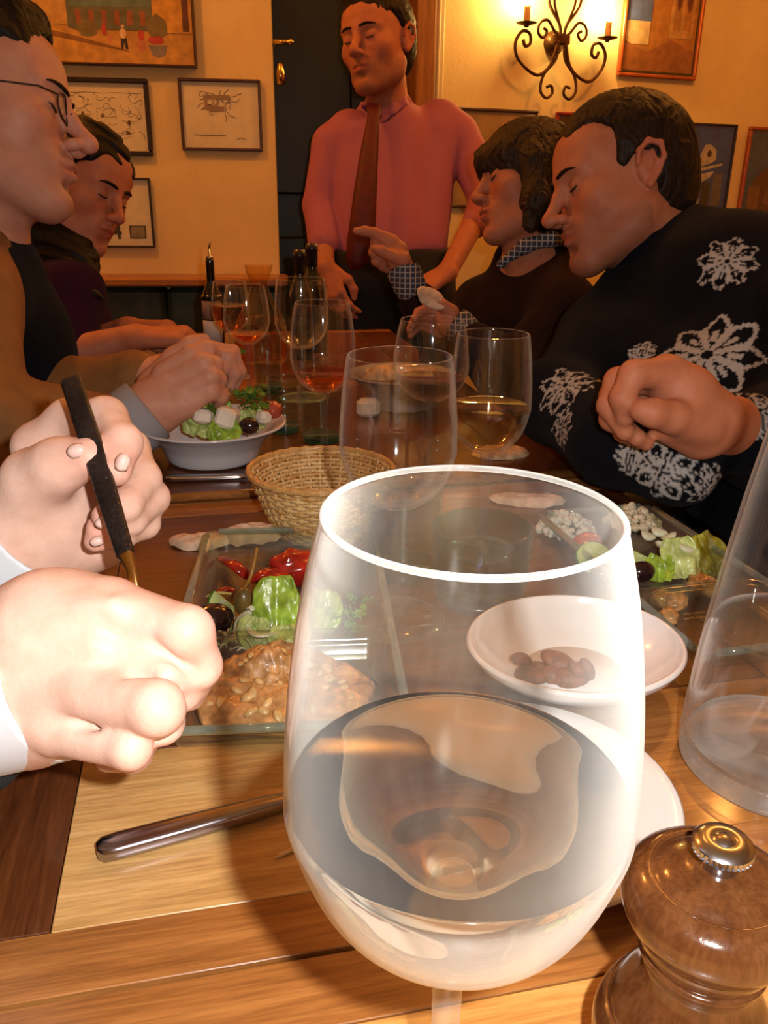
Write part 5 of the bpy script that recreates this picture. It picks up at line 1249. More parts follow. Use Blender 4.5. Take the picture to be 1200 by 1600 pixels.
s.cone(hv(0, -0.02, -0.05), P(602, 186, 2.30), 0.056, 0.060, 0.006, -1)
s.half(P(612, 392, 2.36), (0, 0, -1), 0.008)
fw_ = folds(0.0075, 11, 0.5); sdf_obj('shirt', s, 0.0048, PINK, root, fw_)
s = SDF(); cn = P(600, 166, 2.315); fdw = camdir(-0.35, -0.35, 0.87); sdw = camdir(0.93, 0.05, 0.37)
for k in range(12):
    a0_, a1_ = [math.radians(14+332*(k+j)/12) for j in (0, 1)]
    def ring(a, r, dz_): return cn+fdw*(r*math.cos(a))+sdw*(r*math.sin(a))+np.array([0, 0, dz_])
    d0, d1 = [-0.030*max(0, math.cos(a)-0.55)/0.45 for a in (a0_, a1_)]
    s.cone(ring(a0_, 0.061, 0.016+d0*0.4), ring(a1_, 0.061, 0.016+d1*0.4), 0.0055, 0.0055, 0.004); s.cone(ring(a0_, 0.067, 0.002+d0), ring(a1_, 0.067, 0.002+d1), 0.0065, 0.0065, 0.012); s.cone(ring(a0_, 0.074, -0.012+d0*1.3), ring(a1_, 0.074, -0.012+d1*1.3), 0.0065, 0.0065, 0.012)
sdf_obj('shirt_collar', s, 0.0028, PINK, root)
TIE = M('dark_red_tie', (0.095, 0.002, 0.004), 0.6, var=0.2, scale=60)
tp = [(584, 164, 10, 2.215), (585, 176, 9, 2.205), (583, 188, 8, 2.20), (577, 240, 13, 2.175), (571, 300, 17, 2.17), (564, 380, 21, 2.18), (558, 408, 16, 2.20), (555, 420, 4, 2.21)]
tr = [(p[0]-p[2], p[1], p[3]) for p in tp]; tl_ = [(p[0]+p[2], p[1], p[3]) for p in tp]
G().sheet(5, len(tp), lambda u, v: tuple(P(tr[round(v*7)][0]*(1-u)+tl_[round(v*7)][0]*u, tp[round(v*7)][1], tp[round(v*7)][3]-0.006*math.sin(PI*u))), 0.006).obj('tie', TIE, root, world=True)
s = SDF(); s.cone(P(575, 405, 2.34), P(655, 402, 2.38), 0.115, 0.115, 0.05)
hipz = P(612, 440, 2.36)
for sx in (-1, 1): s.chain([hipz+np.array([sx*0.08, 0, -0.03]), np.array([hipz[0]+sx*0.10, hipz[1]+0.02, 0.45]), np.array([hipz[0]+sx*0.11, hipz[1]+0.03, 0.07])], [0.105, 0.075, 0.06], 0.04)
s.half(P(612, 387, 2.36), (0, 0, 1), 0.004); sdf_obj('trousers', s, 0.007, TROUS, root, folds(0.004, 11))
for sx in (-1, 1):
    c = np.array([hipz[0]+sx*0.11, hipz[1]-0.02, 0.045]); G().blob(tuple(c), (0.05, 0.135, 0.045), 16, 10).obj('shoe', FOIL, root, world=True)

# --- woman at left -----------------------------------------------------------
root = empty('person', tuple(P(90, 560, 1.55)), 'dark haired woman in purple top looking down at her plate', 'person')
Mh = basis(P(128, 295, 1.52), camdir(0.86, -0.36, 0.30), camdir(0.32, 0.92, 0.14), 0.89)
hv = lambda x, y, z: np.array(Mh @ Vector((x, y, z)))
s = SDF(); head_sdf(s, Mh, nose=1.02, jaw=0.92, brow=0.8, lips=1.1)
chest = P(72, 520, 1.62); pel = chest+np.array([-0.16, 0.05, -0.38])
s.cone(hv(0, -0.028, -0.055), P(78, 405, 1.58), 0.048, 0.052, 0.03); s.cone(P(78, 410, 1.58), chest, 0.06, 0.10, 0.04); s.cone(chest, pel, 0.10, 0.11, 0.05)
s.chain([P(70, 430, 1.58), P(105, 450, 1.48), P(95, 560, 1.42), P(212, 528, 1.43)], [0.06, 0.040, 0.034, 0.024], 0.02)
hand_sdf(s, P(212, 528, 1.43), camdir(0.95, 0.08, -0.1), camdir(0.05, 0.9, 0.4), 1, 0.92, [(35, 50, 30)]*4)
s.chain([P(70, 440, 1.62), P(40, 480, 1.72), P(90, 560, 1.66), P(200, 515, 1.55)], [0.06, 0.040, 0.034, 0.024], 0.02)
hand_sdf(s, P(200, 515, 1.55), camdir(0.9, 0.0, 0.2), camdir(0.1, 0.9, 0.3), -1, 0.92, [(35, 55, 30)]*4)
skin_obj('body', s, 0.0030, SKIN, root, [Mh], False)
s = SDF(); hair_cap(s, Mh, 0.012, 0.014)
s.ell((0, 0.112, -0.020), (0.062, 0.072, 0.092), 0.010, -1, Mh)
for sx in (-1, 1):
    s.chain([(sx*0.066, -0.005, 0.03), (sx*0.072, -0.016, -0.02), (sx*0.066, -0.028, -0.085)], [0.026, 0.022, 0.020], 0.02, 1, Mh)
    s.ell((sx*0.074, 0.066, -0.030), (0.040, 0.052, 0.072), 0.010, -1, Mh)
s.ell((0, 0.06, -0.12), (0.06, 0.070, 0.06), 0.01, -1, Mh)
s.chain([hv(0.06, -0.045, -0.02), hv(0.066, -0.035, -0.10), P(112, 405, 1.50), P(138, 462, 1.46)], [0.040, 0.038, 0.042, 0.022], 0.02)
s.chain([hv(0.03, -0.085, -0.02), P(88, 380, 1.53), P(80, 440, 1.54)], [0.05, 0.055, 0.035], 0.02)
sdf_obj('hair', s, 0.0032, DARKHAIR, root, folds(0.0035, 90, 3))
brow_obj(Mh, root, DARKHAIR, 0.95); lash_obj(Mh, root, LASH)
PURP = knit('dark_purple_jersey', (0.030, 0.008, 0.030), 420)
s = SDF(); s.cone(P(78, 432, 1.58), chest, 0.085, 0.125, 0.04); s.cone(chest, pel, 0.125, 0.14, 0.04)
s.chain([P(75, 445, 1.55), P(112, 462, 1.48), P(102, 545, 1.43)], [0.075, 0.058, 0.047], 0.02); s.chain([P(65, 445, 1.62), P(35, 480, 1.72), P(75, 545, 1.68)], [0.075, 0.058, 0.047], 0.02)
sdf_obj('top', s, 0.0045, PURP, root, folds(0.004, 15, 4))

SEATED.append((root, pel, 1, 'woman in the purple top', TROUS))
# --- man with glasses, far left ----------------------------------------------
root = empty('person', tuple(P(-40, 640, 1.05)), 'man with thin glasses and dark waistcoat cut off at the left edge', 'person')
Mh = basis(P(-22, 180, 1.02), camdir(0.99, 0.05, -0.14), camdir(-0.05, 1.0, 0.03), 1.03)
hv = lambda x, y, z: np.array(Mh @ Vector((x, y, z)))
s = SDF(); head_sdf(s, Mh, nose=1.22, jaw=1.12, brow=1.15, lips=1.15, nose_drop=0.0)
chest = P(-56, 530, 1.12); pel = chest+np.array([-0.20, 0.04, -0.36])
s.cone(hv(0, -0.03, -0.055), P(-50, 400, 1.06), 0.056, 0.062, 0.03); s.cone(P(-50, 400, 1.06), chest, 0.07, 0.11, 0.04); s.cone(chest, pel, 0.11, 0.13, 0.05)
s.chain([P(-60, 420, 1.08), P(-75, 470, 0.97), P(-45, 690, 0.88), P(205, 662, 0.985)], [0.07, 0.046, 0.038, 0.026], 0.02)
add_chain(s, [(205, 662, 0.985, 36), (240, 632, 0.985, 38), (268, 605, 0.98, 30)], 0.014)
add_chain(s, [(235, 650, 0.985, 34), (285, 630, 0.975, 26)], 0.014)
for ch in ([(258, 585, 0.98, 21), (298, 555, 0.972, 15.5), (322, 545, 0.985, 14), (336, 552, 1.0, 11)], [(272, 596, 0.975, 21), (318, 568, 0.965, 16), (334, 570, 0.98, 14), (340, 584, 0.998, 11)],
           [(282, 614, 0.972, 20), (328, 588, 0.965, 15.5), (341, 594, 0.98, 13), (342, 610, 0.998, 11)], [(286, 636, 0.975, 19), (330, 610, 0.97, 14), (344, 618, 0.985, 12), (343, 632, 1.0, 10)]):
    add_chain(s, ch, 0.004)
add_chain(s, [(238, 600, 1.0, 24), (272, 560, 1.0, 17), (300, 540, 1.0, 15), (318, 532, 1.005, 11)], 0.006)
s.chain([P(-50, 430, 1.15), P(-20, 480, 1.26), P(60, 620, 1.16), P(225, 590, 1.10)], [0.07, 0.046, 0.038, 0.026], 0.02)
hand_sdf(s, P(225, 590, 1.10), camdir(0.85, 0.45, 0.05), camdir(-0.3, 0.8, 0.3), -1, 0.95, [(40, 60, 40)]*4)
skin_obj('body', s, 0.0026, SKINF, root, [Mh], True, 0.85)
s = SDF(); hair_cap(s, Mh, 0.012, 0.006)
s.ell((0, 0.110, 0.020), (0.070, 0.070, 0.076), 0.010, -1, Mh)
for sx in (-1, 1): s.ell((sx*0.080, 0.050, -0.01), (0.035, 0.050, 0.075), 0.010, -1, Mh); s.ell((sx*0.084, -0.006, -0.020), (0.03, 0.026, 0.042), 0.008, -1, Mh)
s.ell((0, 0.05, -0.11), (0.1, 0.085, 0.08), 0.01, -1, Mh); s.half(hv(0, -0.05, -0.066), hv(0, 0.1, -1)-hv(0, 0, 0), 0.01)
s.chain([(-0.035, 0.045, 0.105), (0, 0.055, 0.108), (0.035, 0.045, 0.105)], [0.016, 0.018, 0.016], 0.02, 1, Mh)
sdf_obj('hair', s, 0.003, DARKHAIR, root, strands(0.0014, Mh))
brow_obj(Mh, root, BROWNHAIR, 0.8); lash_obj(Mh, root, LASH)
gl_ = G()
for sx in (-1, 1):
    gl_.tube([tuple(Mh @ Vector((sx*(0.032+0.0215*math.cos(a)), 0.098-0.0035*abs(math.cos(a)), -0.006+0.0165*math.sin(a)))) for a in np.linspace(0, 2*PI, 28)[:-1]], 0.0011, 6, closed=True)
    gl_.tube([tuple(Mh @ Vector(p)) for p in ((sx*0.0535, 0.094, 0.002), (sx*0.070, 0.078, 0.003), (sx*0.080, 0.030, 0.004), (sx*0.084, -0.015, 0.006))], 0.0011, 6)
gl_.tube([tuple(Mh @ Vector(p)) for p in ((-0.0105, 0.099, -0.002), (0, 0.104, 0.002), (0.0105, 0.099, -0.002))], 0.0011, 6)
fr_ = gl_.obj('glasses_frame', DARKSTEEL, root, world=True)
for sx in (-1, 1):
    G().sheet(14, 4, lambda u, v: tuple(Mh @ Vector((sx*(0.032+0.0208*v*math.cos(2*PI*u)), 0.0975-0.0035*v*abs(math.cos(2*PI*u)), -0.006+0.0158*v*math.sin(2*PI*u)))), 0.0008).obj('lens', PICGLASS, fr_, world=True)
VEST = knit('dark_waistcoat', (0.006, 0.007, 0.012), 300); OLIVE = M('ochre_shirt_cotton', (0.25, 0.105, 0.025), 0.85, var=0.12, scale=30, bump=0.3, bscale=300)
s = SDF(); s.cone(P(-50, 425, 1.07), chest, 0.085, 0.135, 0.04); s.cone(chest, pel, 0.135, 0.15, 0.04); s.cone(P(-62, 450, 1.0), P(-30, 470, 1.2), 0.075, 0.075, 0.04)
s.cone(hv(0, -0.02, -0.05), P(-46, 400, 1.06), 0.058, 0.066, 0.006, -1)
sdf_obj('waistcoat', s, 0.005, VEST, root, folds(0.003, 15, 1))
s = SDF(); s.chain([P(-68, 440, 1.02), P(-78, 475, 0.96), P(-48, 680, 0.885), P(90, 680, 0.94), P(196, 666, 0.98)], [0.082, 0.074, 0.062, 0.050, 0.040], 0.03)
s.chain([P(-30, 450, 1.2), P(-20, 480, 1.25), P(60, 622, 1.16), P(206, 596, 1.105)], [0.080, 0.072, 0.060, 0.040], 0.03)
sdf_obj('shirt_sleeve', s, 0.004, OLIVE, root, folds(0.004, 26, 5))
c0, c1 = P(196, 668, 0.98), P(232, 640, 0.985)
CUFF = NT('grey_ribbed_knit'); CUFF.base((0.33, 0.31, 0.33)); CUFF.set(0.9); CUFF = CUFF.m
dn = (c1-c0)/np.linalg.norm(c1-c0); ua = np.cross(dn, [0, 0, 1]); ua /= np.linalg.norm(ua); ub = np.cross(dn, ua)
g = G(); n = 96; rings = []
for (t_, ro) in ((-0.1, 0.036), (0.1, 0.040), (0.5, 0.0405), (0.95, 0.0395), (1.0, 0.0375), (0.95, 0.034), (0.1, 0.033)):
    rings.append([c0+(c1-c0)*t_+(ua*math.cos(2*PI*i/n)+ub*math.sin(2*PI*i/n))*(ro+(0.0009 if i % 2 else -0.0009)) for i in range(n)])
v = [tuple(p) for r_ in rings for p in r_]; f = [(r_*n+i, r_*n+(i+1) % n, (r_+1)*n+(i+1) % n, (r_+1)*n+i) for r_ in range(len(rings)-1) for i in range(n)]
g.add(v, f).obj('ribbed_cuff', CUFF, root, world=True)

SEATED.append((root, pel, 1, 'man with the thin glasses', TROUS))
# --- what the seated people sit on, and their legs under the table
def seat_of(person, pel, dirx, who, mat_tr):
    """trousers from the hips to the floor under the table and a plain chair carrying them; dirx points to the table"""
    d = E1*dirx; hp = np.array([pel[0], pel[1], 0.535]); s = SDF()
    for sy in (-1, 1):
        hip = hp+E2*0.085*sy; kn = hip+d*0.36+np.array([0, 0, 0.0]); kn[2] = 0.53; ft = kn+d*0.02; ft[2] = 0.07
        s.chain([hip, kn, ft], [0.085, 0.070, 0.052], 0.04); s.cone(ft+np.array([0, 0, -0.02]), ft+d*0.14+np.array([0, 0, -0.03]), 0.045, 0.036, 0.02)
    s.ell(tuple(hp+np.array([0, 0, 0.03])), (0.15, 0.17, 0.11), 0.05); s.half((0, 0, 0.002), (0, 0, -1), 0.002)
    sdf_obj('trousers', s, 0.012, mat_tr, person)
    rz = math.atan2(d[1], d[0]); c = empty('dining_chair', (hp[0], hp[1], 0), 'dark wooden dining chair carrying the '+who, 'chair', None, (0, 0, rz))
    G().box((0, 0, 0.420), (0.42, 0.42, 0.035), bevel=0.008).obj('seat', STILE, c, smooth=False)
    for a in (-1, 1):
        for b_ in (-1, 1): G().box((a*0.18, b_*0.18, 0.201), (0.036, 0.036, 0.402), bevel=0.004).obj('leg', STILE, c, smooth=False)
        G().box((-0.235, a*0.18, 0.62), (0.030, 0.036, 0.44), bevel=0.004).obj('back_post', STILE, c, smooth=False)
    for zz in (0.62, 0.78): G().box((-0.235, 0, zz), (0.02, 0.33, 0.06), bevel=0.004).obj('back_rail', STILE, c, smooth=False)
for args in SEATED: seat_of(*args)

# --- neighbour whose two hands work fork and knife ---------------------------
root = empty('person', tuple(P(-260, 1100, 0.45)), 'person at near left showing two hands, dark jacket sleeves and white cuffs', 'person')
s = SDF()
sh1, sh2 = np.array([-0.50, 0.62, 1.03]), np.array([-0.52, 0.22, 1.05])
add_chain(s, [(-120, 1000, 0.52, 60), (15, 845, 0.50, 64), (72, 800, 0.505, 70), (105, 755, 0.52, 62)], 0.02)
add_chain(s, [(40, 850, 0.51, 60), (110, 850, 0.525, 44), (165, 850, 0.52, 34)], 0.02)
add_chain(s, [(30, 800, 0.49, 58), (55, 752, 0.475, 46), (92, 728, 0.462, 38), (140, 712, 0.452, 31)], 0.012)
add_chain(s, [(75, 735, 0.53, 50), (60, 700, 0.52, 38), (108, 658, 0.51, 33), (165, 654, 0.485, 32), (192, 692, 0.462, 28), (182, 736, 0.447, 24)], 0.006)
add_chain(s, [(100, 720, 0.54, 50), (202, 702, 0.515, 30), (222, 748, 0.495, 28), (196, 790, 0.47, 24), (163, 806, 0.455, 20)], 0.005)
add_chain(s, [(105, 750, 0.54, 48), (214, 742, 0.525, 29), (238, 778, 0.505, 26), (205, 812, 0.48, 23), (154, 825, 0.465, 19.5)], 0.004)
add_chain(s, [(110, 795, 0.53, 46), (200, 796, 0.525, 26), (226, 818, 0.505, 23), (190, 838, 0.485, 20), (148, 846, 0.468, 17)], 0.004)
# knife hand
add_chain(s, [(-330, 1120, 0.44, 100), (-60, 1090, 0.395, 96), (20, 1065, 0.38, 98)], 0.02)
add_chain(s, [(40, 1005, 0.383, 80), (85, 985, 0.372, 78), (170, 962, 0.362, 58)], 0.025)
add_chain(s, [(45, 1060, 0.38, 86), (145, 1025, 0.360, 50)], 0.015); add_chain(s, [(50, 1090, 0.38, 84), (115, 1085, 0.358, 50)], 0.015); add_chain(s, [(60, 1122, 0.385, 72), (95, 1135, 0.360, 42)], 0.015)
add_chain(s, [(180, 958, 0.362, 50), (292, 988, 0.343, 41), (312, 1040, 0.350, 33), (296, 1085, 0.370, 26)], 0.004)
add_chain(s, [(160, 1014, 0.358, 46), (268, 1046, 0.343, 36), (282, 1080, 0.356, 31), (250, 1110, 0.372, 25)], 0.003)
add_chain(s, [(120, 1078, 0.352, 46), (246, 1106, 0.326, 43), (252, 1128, 0.343, 35), (220, 1150, 0.365, 26)], 0.003)
add_chain(s, [(95, 1142, 0.357, 38), (204, 1170, 0.333, 32), (208, 1178, 0.348, 28), (170, 1185, 0.365, 22)], 0.003)
add_chain(s, [(60, 985, 0.40, 60), (160, 1000, 0.415, 44), (240, 1030, 0.41, 34), (285, 1060, 0.40, 27)], 0.01)
for cr in ([(232, 1004, 0.337, 4), (322, 1066, 0.339, 5)], [(205, 1062, 0.334, 4), (300, 1092, 0.333, 5)], [(120, 1132, 0.341, 4), (285, 1150, 0.335, 5)]): add_chain(s, cr, 0.006, -1)
# tendons and knuckles
for a_ in ((40, 965, 175, 948), (45, 1020, 150, 1012), (45, 1075, 128, 1072)): add_chain(s, [(a_[0], a_[1], 0.358, 9), (a_[2], a_[3], 0.343, 10)], 0.012)
# arms and trunk out of the frame
s.chain([P(-120, 1000, 0.52), np.array([-0.46, 0.36, 0.80]), sh1], [0.026, 0.04, 0.05], 0.03)
s.chain([P(-330, 1120, 0.44), np.array([-0.40, 0.12, 0.80]), sh2], [0.03, 0.04, 0.05], 0.03)
s.cone(sh1, sh2, 0.06, 0.06, 0.04); mid = (sh1+sh2)/2+np.array([-0.05, 0, 0]); s.cone(mid, mid+np.array([-0.02, 0, -0.5]), 0.12, 0.13, 0.05)
Mn = basis(mid+np.array([0.03, 0, 0.26]), (1, 0.1, -0.1), (0, 0, 1), 1.02); head_sdf(s, Mn); s.cone(mid+np.array([0, 0, 0.02]), mid+np.array([0.01, 0, 0.2]), 0.06, 0.055, 0.03)
def knuckles(V, c):
    for (px, py, d, rr) in ((225, 935, 0.36, 30), (330, 1000, 0.34, 26), (300, 1060, 0.335, 24), (285, 1110, 0.33, 24), (235, 1170, 0.335, 22), (142, 706, 0.45, 34), (185, 730, 0.45, 30), (160, 808, 0.455, 26), (152, 828, 0.465, 22), (148, 848, 0.468, 20)):
        q = P(px, py, d); w_ = np.exp(-(np.linalg.norm(V-q, axis=1)/pxr(rr*1.3, d))**2); c = c*(1-0.42*w_[:, None]*(1-np.array([1.0, 0.62, 0.58])))
    return c
skin_obj('body', s, 0.0022, NEARSKIN, root, [Mn], True, 0.8, knuckles)
s = SDF(); hair_cap(s, Mn, 0.012, 0.006); s.ell((0, 0.110, 0.0), (0.070, 0.070, 0.096), 0.010, -1, Mn); s.ell((0, 0.05, -0.11), (0.1, 0.085, 0.08), 0.01, -1, Mn)
sdf_obj('hair', s, 0.005, BROWNHAIR, root)
def nail(px, py, d, ax, ay, w, l, lab=None):
    """nail plate: px direction ax,ay along the finger towards the tip"""
    c = P(px, py, d); a = RT*ax-UP*ay; a /= np.linalg.norm(a); b = np.cross(a, -FWD); b /= np.linalg.norm(b)
    G().sheet(9, 7, lambda u, v: tuple(c+a*(v-0.5)*l*(1-0.25*(2*u-1)**2)+b*(u-0.5)*w*(0.9+0.1*math.sin(PI*v))-FWD*(0.0016-0.0028*(2*u-1)**2-0.0012*(2*v-1)**2)), 0.0008).obj('fingernail', NAIL, root, world=True)
nail(118, 704, 0.4405, 0.97, -0.25, 0.0080, 0.0095); nail(190, 722, 0.4345, -0.35, 0.94, 0.0080, 0.0095)
nail(158, 816, 0.4475, -0.8, 0.5, 0.0065, 0.007); nail(150, 846, 0.4565, -0.9, 0.3, 0.006, 0.007)
WCUFF = M('white_shirt_cuff', (0.72, 0.78, 0.86), 0.8, var=0.03); JACK = M('dark_jacket_wool', (0.008, 0.010, 0.015), 0.85, var=0.2, scale=80, bump=0.3, bscale=500)
def cuff(a, b, ra, rb, name, mat, th=0.0032):
    s = SDF().cone(a, b, ra, rb, 0.004); d = (np.array(b)-np.array(a)); d /= np.linalg.norm(d)
    s.cone(np.array(a)-d*0.01, np.array(b)+d*0.03, ra-th, rb-th, 0.002, -1); s.half(b, d, 0.001); s.half(a, -d, 0.001); return sdf_obj(name, s, 0.0013, mat, root)
cuff(P(-120, 1000, 0.52), P(50, 838, 0.498), pxr(80, .52), pxr(82, .5), 'white_cuff', WCUFF)
cuff(P(-160, 1108, 0.405), P(96, 1044, 0.382), pxr(134, .41), pxr(138, .39), 'white_cuff', WCUFF)
s = SDF(); s.chain([P(4, 868, 0.499), P(-120, 1005, 0.52), np.array([-0.46, 0.36, 0.80]), sh1], [pxr(100, .5), pxr(104, .5), 0.062, 0.08], 0.03)
s.half(P(4, 868, 0.499), P(4, 868, 0.499)-P(-120, 1005, 0.52), 0.002)
sdf_obj('jacket_sleeve', s, 0.0035, JACK, root, folds(0.003, 30))
s = SDF(); s.chain([P(-30, 1082, 0.40), P(-330, 1130, 0.44), np.array([-0.40, 0.12, 0.80]), sh2], [pxr(150, .40), pxr(140, .42), 0.062, 0.08], 0.03)
s.half(P(-22, 1080, 0.40), P(18, 1052, 0.392)-P(-160, 1098, 0.415), 0.002)
sdf_obj('jacket_sleeve', s, 0.0035, JACK, root, folds(0.003, 30))
s = SDF(); s.cone(sh1, sh2, 0.10, 0.10, 0.06); s.cone(mid, mid+np.array([-0.02, 0, -0.5]), 0.15, 0.17, 0.08); s.cone(mid+np.array([0.01, 0, 0.06]), mid+np.array([0.01, 0, 0.3]), 0.06, 0.07, 0.02, -1)
sdf_obj('jacket', s, 0.008, JACK, root)
# fork held between thumb and index finger
fa, fb, fc = P(110, 592, 0.462), P(150, 715, 0.446), P(196, 866, 0.415)
o = empty('fork', tuple(fa), 'dark hammered steel fork held upright in the near left hand', 'fork')
up_n = -FWD
def flatbar(pts, ws, ths, name, mat, parent):
    g = G(); n = 16; V_ = []; pts = [np.array(p) for p in pts]
    for i, p in enumerate(pts):
        t_ = pts[min(i+1, len(pts)-1)]-pts[max(i-1, 0)]; t_ /= np.linalg.norm(t_); b = np.cross(t_, up_n); b /= np.linalg.norm(b); c = np.cross(b, t_)
        for k in range(n):
            an = 2*PI*k/n; ca, sa = math.cos(an), math.sin(an)
            V_.append(tuple(p+b*ws[i]*math.copysign(abs(ca)**0.6, ca)+c*ths[i]*math.copysign(abs(sa)**0.6, sa)))
    m = len(pts); F_ = [tuple(range(n-1, -1, -1)), tuple(range((m-1)*n, m*n))]+[(i*n+k, i*n+(k+1) % n, (i+1)*n+(k+1) % n, (i+1)*n+k) for i in range(m-1) for k in range(n)]
    g.add(V_, F_); return autosmooth(g.obj(name, mat, parent, world=True), 50)
flatbar([fa, fa*0.97+fb*0.03, fb, fb*0.5+fc*0.5, fc], [0.0048, 0.0058, 0.0060, 0.0055, 0.0046], [0.0025, 0.003, 0.003, 0.003, 0.0025], 'handle', DARKSTEEL, o)
fd = P(206, 890, 0.412); fe = P(212, 930, 0.408); ff = P(218, 975, 0.412)
flatbar([fc*0.97+fb*0.03, fd, fe, ff], [0.0042, 0.0024, 0.0024, 0.008], [0.002, 0.0018, 0.0016, 0.001], 'neck', BRASS, o)
for k in range(4):
    off = RT*(k-1.5)*0.0046; G().tube([tuple(ff+off*0.9), tuple(P(222, 1010, 0.418)+off), tuple(P(226, 1050, 0.43)+off)], [0.0012, 0.0012, 0.0006], 6).obj('tine', BRASS, o, world=True)
# ------------------------------------------------------------------ glass trays and the food on them
def tray(p0, p1, width, divs, label, hgt=0.022):
    """pressed-glass tray lying from near-left corner p0 to far-left corner p1; divs: fractions where low walls part the wells"""
    p0 = np.array(p0); ln = np.linalg.norm(p1-p0); v = (p1-p0)/ln; u = np.array([v[1], -v[0], 0])
    o = empty('glass_tray', tuple(p0), label, 'tray', None, (0, 0, math.atan2(u[1], u[0])))
    walls = [0.0]+list(divs)+[1.0]
    def sdist(a, b):
        """how deep inside a well, in metres, at a,b metres from the corner"""
        best = -1
        for k in range(len(walls)-1):
            lo, hi = walls[k]*ln+0.003, walls[k+1]*ln-0.003
            cx, cy, hx, hy, rr = width/2, (lo+hi)/2, width/2-0.003, (hi-lo)/2, 0.014
            qx, qy = abs(a-cx)-hx+rr, abs(b-cy)-hy+rr
            best = max(best, -(math.hypot(max(qx, 0), max(qy, 0))+min(max(qx, qy), 0)-rr))
        return best
    def z(a, b):
        s_ = sdist(a, b); t_ = min(max((s_)/0.010, 0), 1); t_ = t_*t_*(3-2*t_)
        return hgt-(hgt-0.0045)*t_
    nu, nv = 46, 96
    g = G(); top = []; 
    for j in range(nv):
        for i in range(nu):
            a, b = width*i/(nu-1), ln*j/(nv-1); top.append((a, b, z(a, b)))
    bot = []
    for j in range(nv):
        for i in range(nu):
            a, b = width*i/(nu-1), ln*j/(nv-1); bot.append((a, b, max(0.0, z(a, b)-0.0042)))
    f = [(j*nu+i, j*nu+i+1, (j+1)*nu+i+1, (j+1)*nu+i) for j in range(nv-1) for i in range(nu-1)]; n0 = nu*nv
    rim = [i for i in range(nu)]+[j*nu+nu-1 for j in range(1, nv)]+[(nv-1)*nu+i for i in range(nu-2, -1, -1)]+[j*nu for j in range(nv-2, 0, -1)]
    f += [tuple(n0+k for k in reversed(q)) for q in f]+[(rim[(k+1) % len(rim)], rim[k], n0+rim[k], n0+rim[(k+1) % len(rim)]) for k in range(len(rim))]
    g.add(top+bot, f).obj('pressed_glass', TRAYGLASS, o)
    g = G()
    for (x0, y0, x1, y1) in ((0.010, 0, width-0.010, 0), (0.010, ln, width-0.010, ln), (0, 0.010, 0, ln-0.010), (width, 0.010, width, ln-0.010)):
        G().tube([(x0, y0, hgt-0.0008), (x1, y1, hgt-0.0008)], 0.0030, 8).obj('rim_bead', TRAYEDGE, o)
    return o
TRAYEDGE = thin_glass('green_tray_edge', (0.66, 0.78, 0.66), haze=0.10, edge=0.35, film=0.10, rough=0.06)
A0, A1 = T(236, 1192), T(327, 864)
tray(A0, A1, 0.150, [0.37], 'left glass tray of peanut mash and green salad')
B1 = np.array([0.150, 0.752, TZ]); B0 = B1+np.array([0.243, -0.970, 0])*0.27
tray(B0, B1, 0.118, [0.36], 'right glass tray of crumbled cheese and salad beside the sweatered man')
LETT = M('lettuce_green', (0.30, 0.46, 0.045), 0.35, var=0.35, scale=90, bump=0.5, bscale=160, coat=0.3)
LETTP = M('pale_lettuce', (0.52, 0.60, 0.20), 0.4, var=0.25, scale=80, bump=0.4, bscale=160, coat=0.2)
YLETT = M('yellow_lettuce', (0.40, 0.36, 0.03), 0.4, var=0.3, scale=80, bump=0.4, bscale=160)
PARS = M('parsley', (0.05, 0.16, 0.012), 0.5, var=0.35, scale=120)
CUCSKIN = M('cucumber_skin', (0.045, 0.16, 0.012), 0.3, coat=0.3); CUCF = M('cucumber_flesh', (0.50, 0.60, 0.20), 0.35, var=0.15, scale=120, coat=0.3)
ONION = M('onion_white', (0.68, 0.70, 0.50), 0.25, var=0.08, coat=0.4)
PEPPER = M('roasted_red_pepper', (0.42, 0.018, 0.010), 0.22, var=0.35, scale=70, coat=0.5)
TOMATO = M('tomato', (0.52, 0.10, 0.03), 0.25, coat=0.4)
OLIVEM = M('black_olive', (0.018, 0.006, 0.010), 0.18, coat=0.6)
CAPERM = M('caper_berry', (0.16, 0.11, 0.03), 0.35, var=0.25, coat=0.3)
MASH = M('nut_mash', (0.62, 0.32, 0.12), 0.4, var=0.35, scale=110, bump=0.5, bscale=300, coat=0.35)
NUTM = M('peanut_chip', (0.78, 0.52, 0.22), 0.4, var=0.2, scale=150, coat=0.3)
CRUMB = M('crumbled_cheese', (0.60, 0.57, 0.46), 0.6, var=0.15, scale=160, bump=0.4, bscale=300)
GRAIN = M('grain_salad', (0.70, 0.60, 0.42), 0.6, var=0.2, scale=160, bump=0.4, bscale=300)
CHICK = M('sauteed_mushroom', (0.52, 0.28, 0.11), 0.3, var=0.35, scale=70, coat=0.4)
FETA = M('white_cheese', (0.80, 0.72, 0.60), 0.6, var=0.06)
CROUT = M('toasted_bread', (0.50, 0.24, 0.09), 0.8, var=0.3, scale=60, bump=0.5, bscale=200)
def face_cam(p, lean=0.3, spin=0.0, yaw=0.0):
    """frame at p whose x runs to the viewer's right and y up, leaning back from the view by lean radians"""
    x = RT*math.cos(spin)+np.array([0, 0, 1])*math.sin(spin); h = np.array([0, -1.0, 0]); h = h*math.cos(yaw)+np.array([1, 0, 0])*math.sin(yaw)
    n = h*math.cos(lean)+np.array([0, 0, 1])*math.sin(lean); x = x-n*(x@n); x /= np.linalg.norm(x); y = np.cross(n, x)
    return Matrix([[x[i], y[i], n[i], p[i]] for i in range(3)]+[[0, 0, 0, 1]])
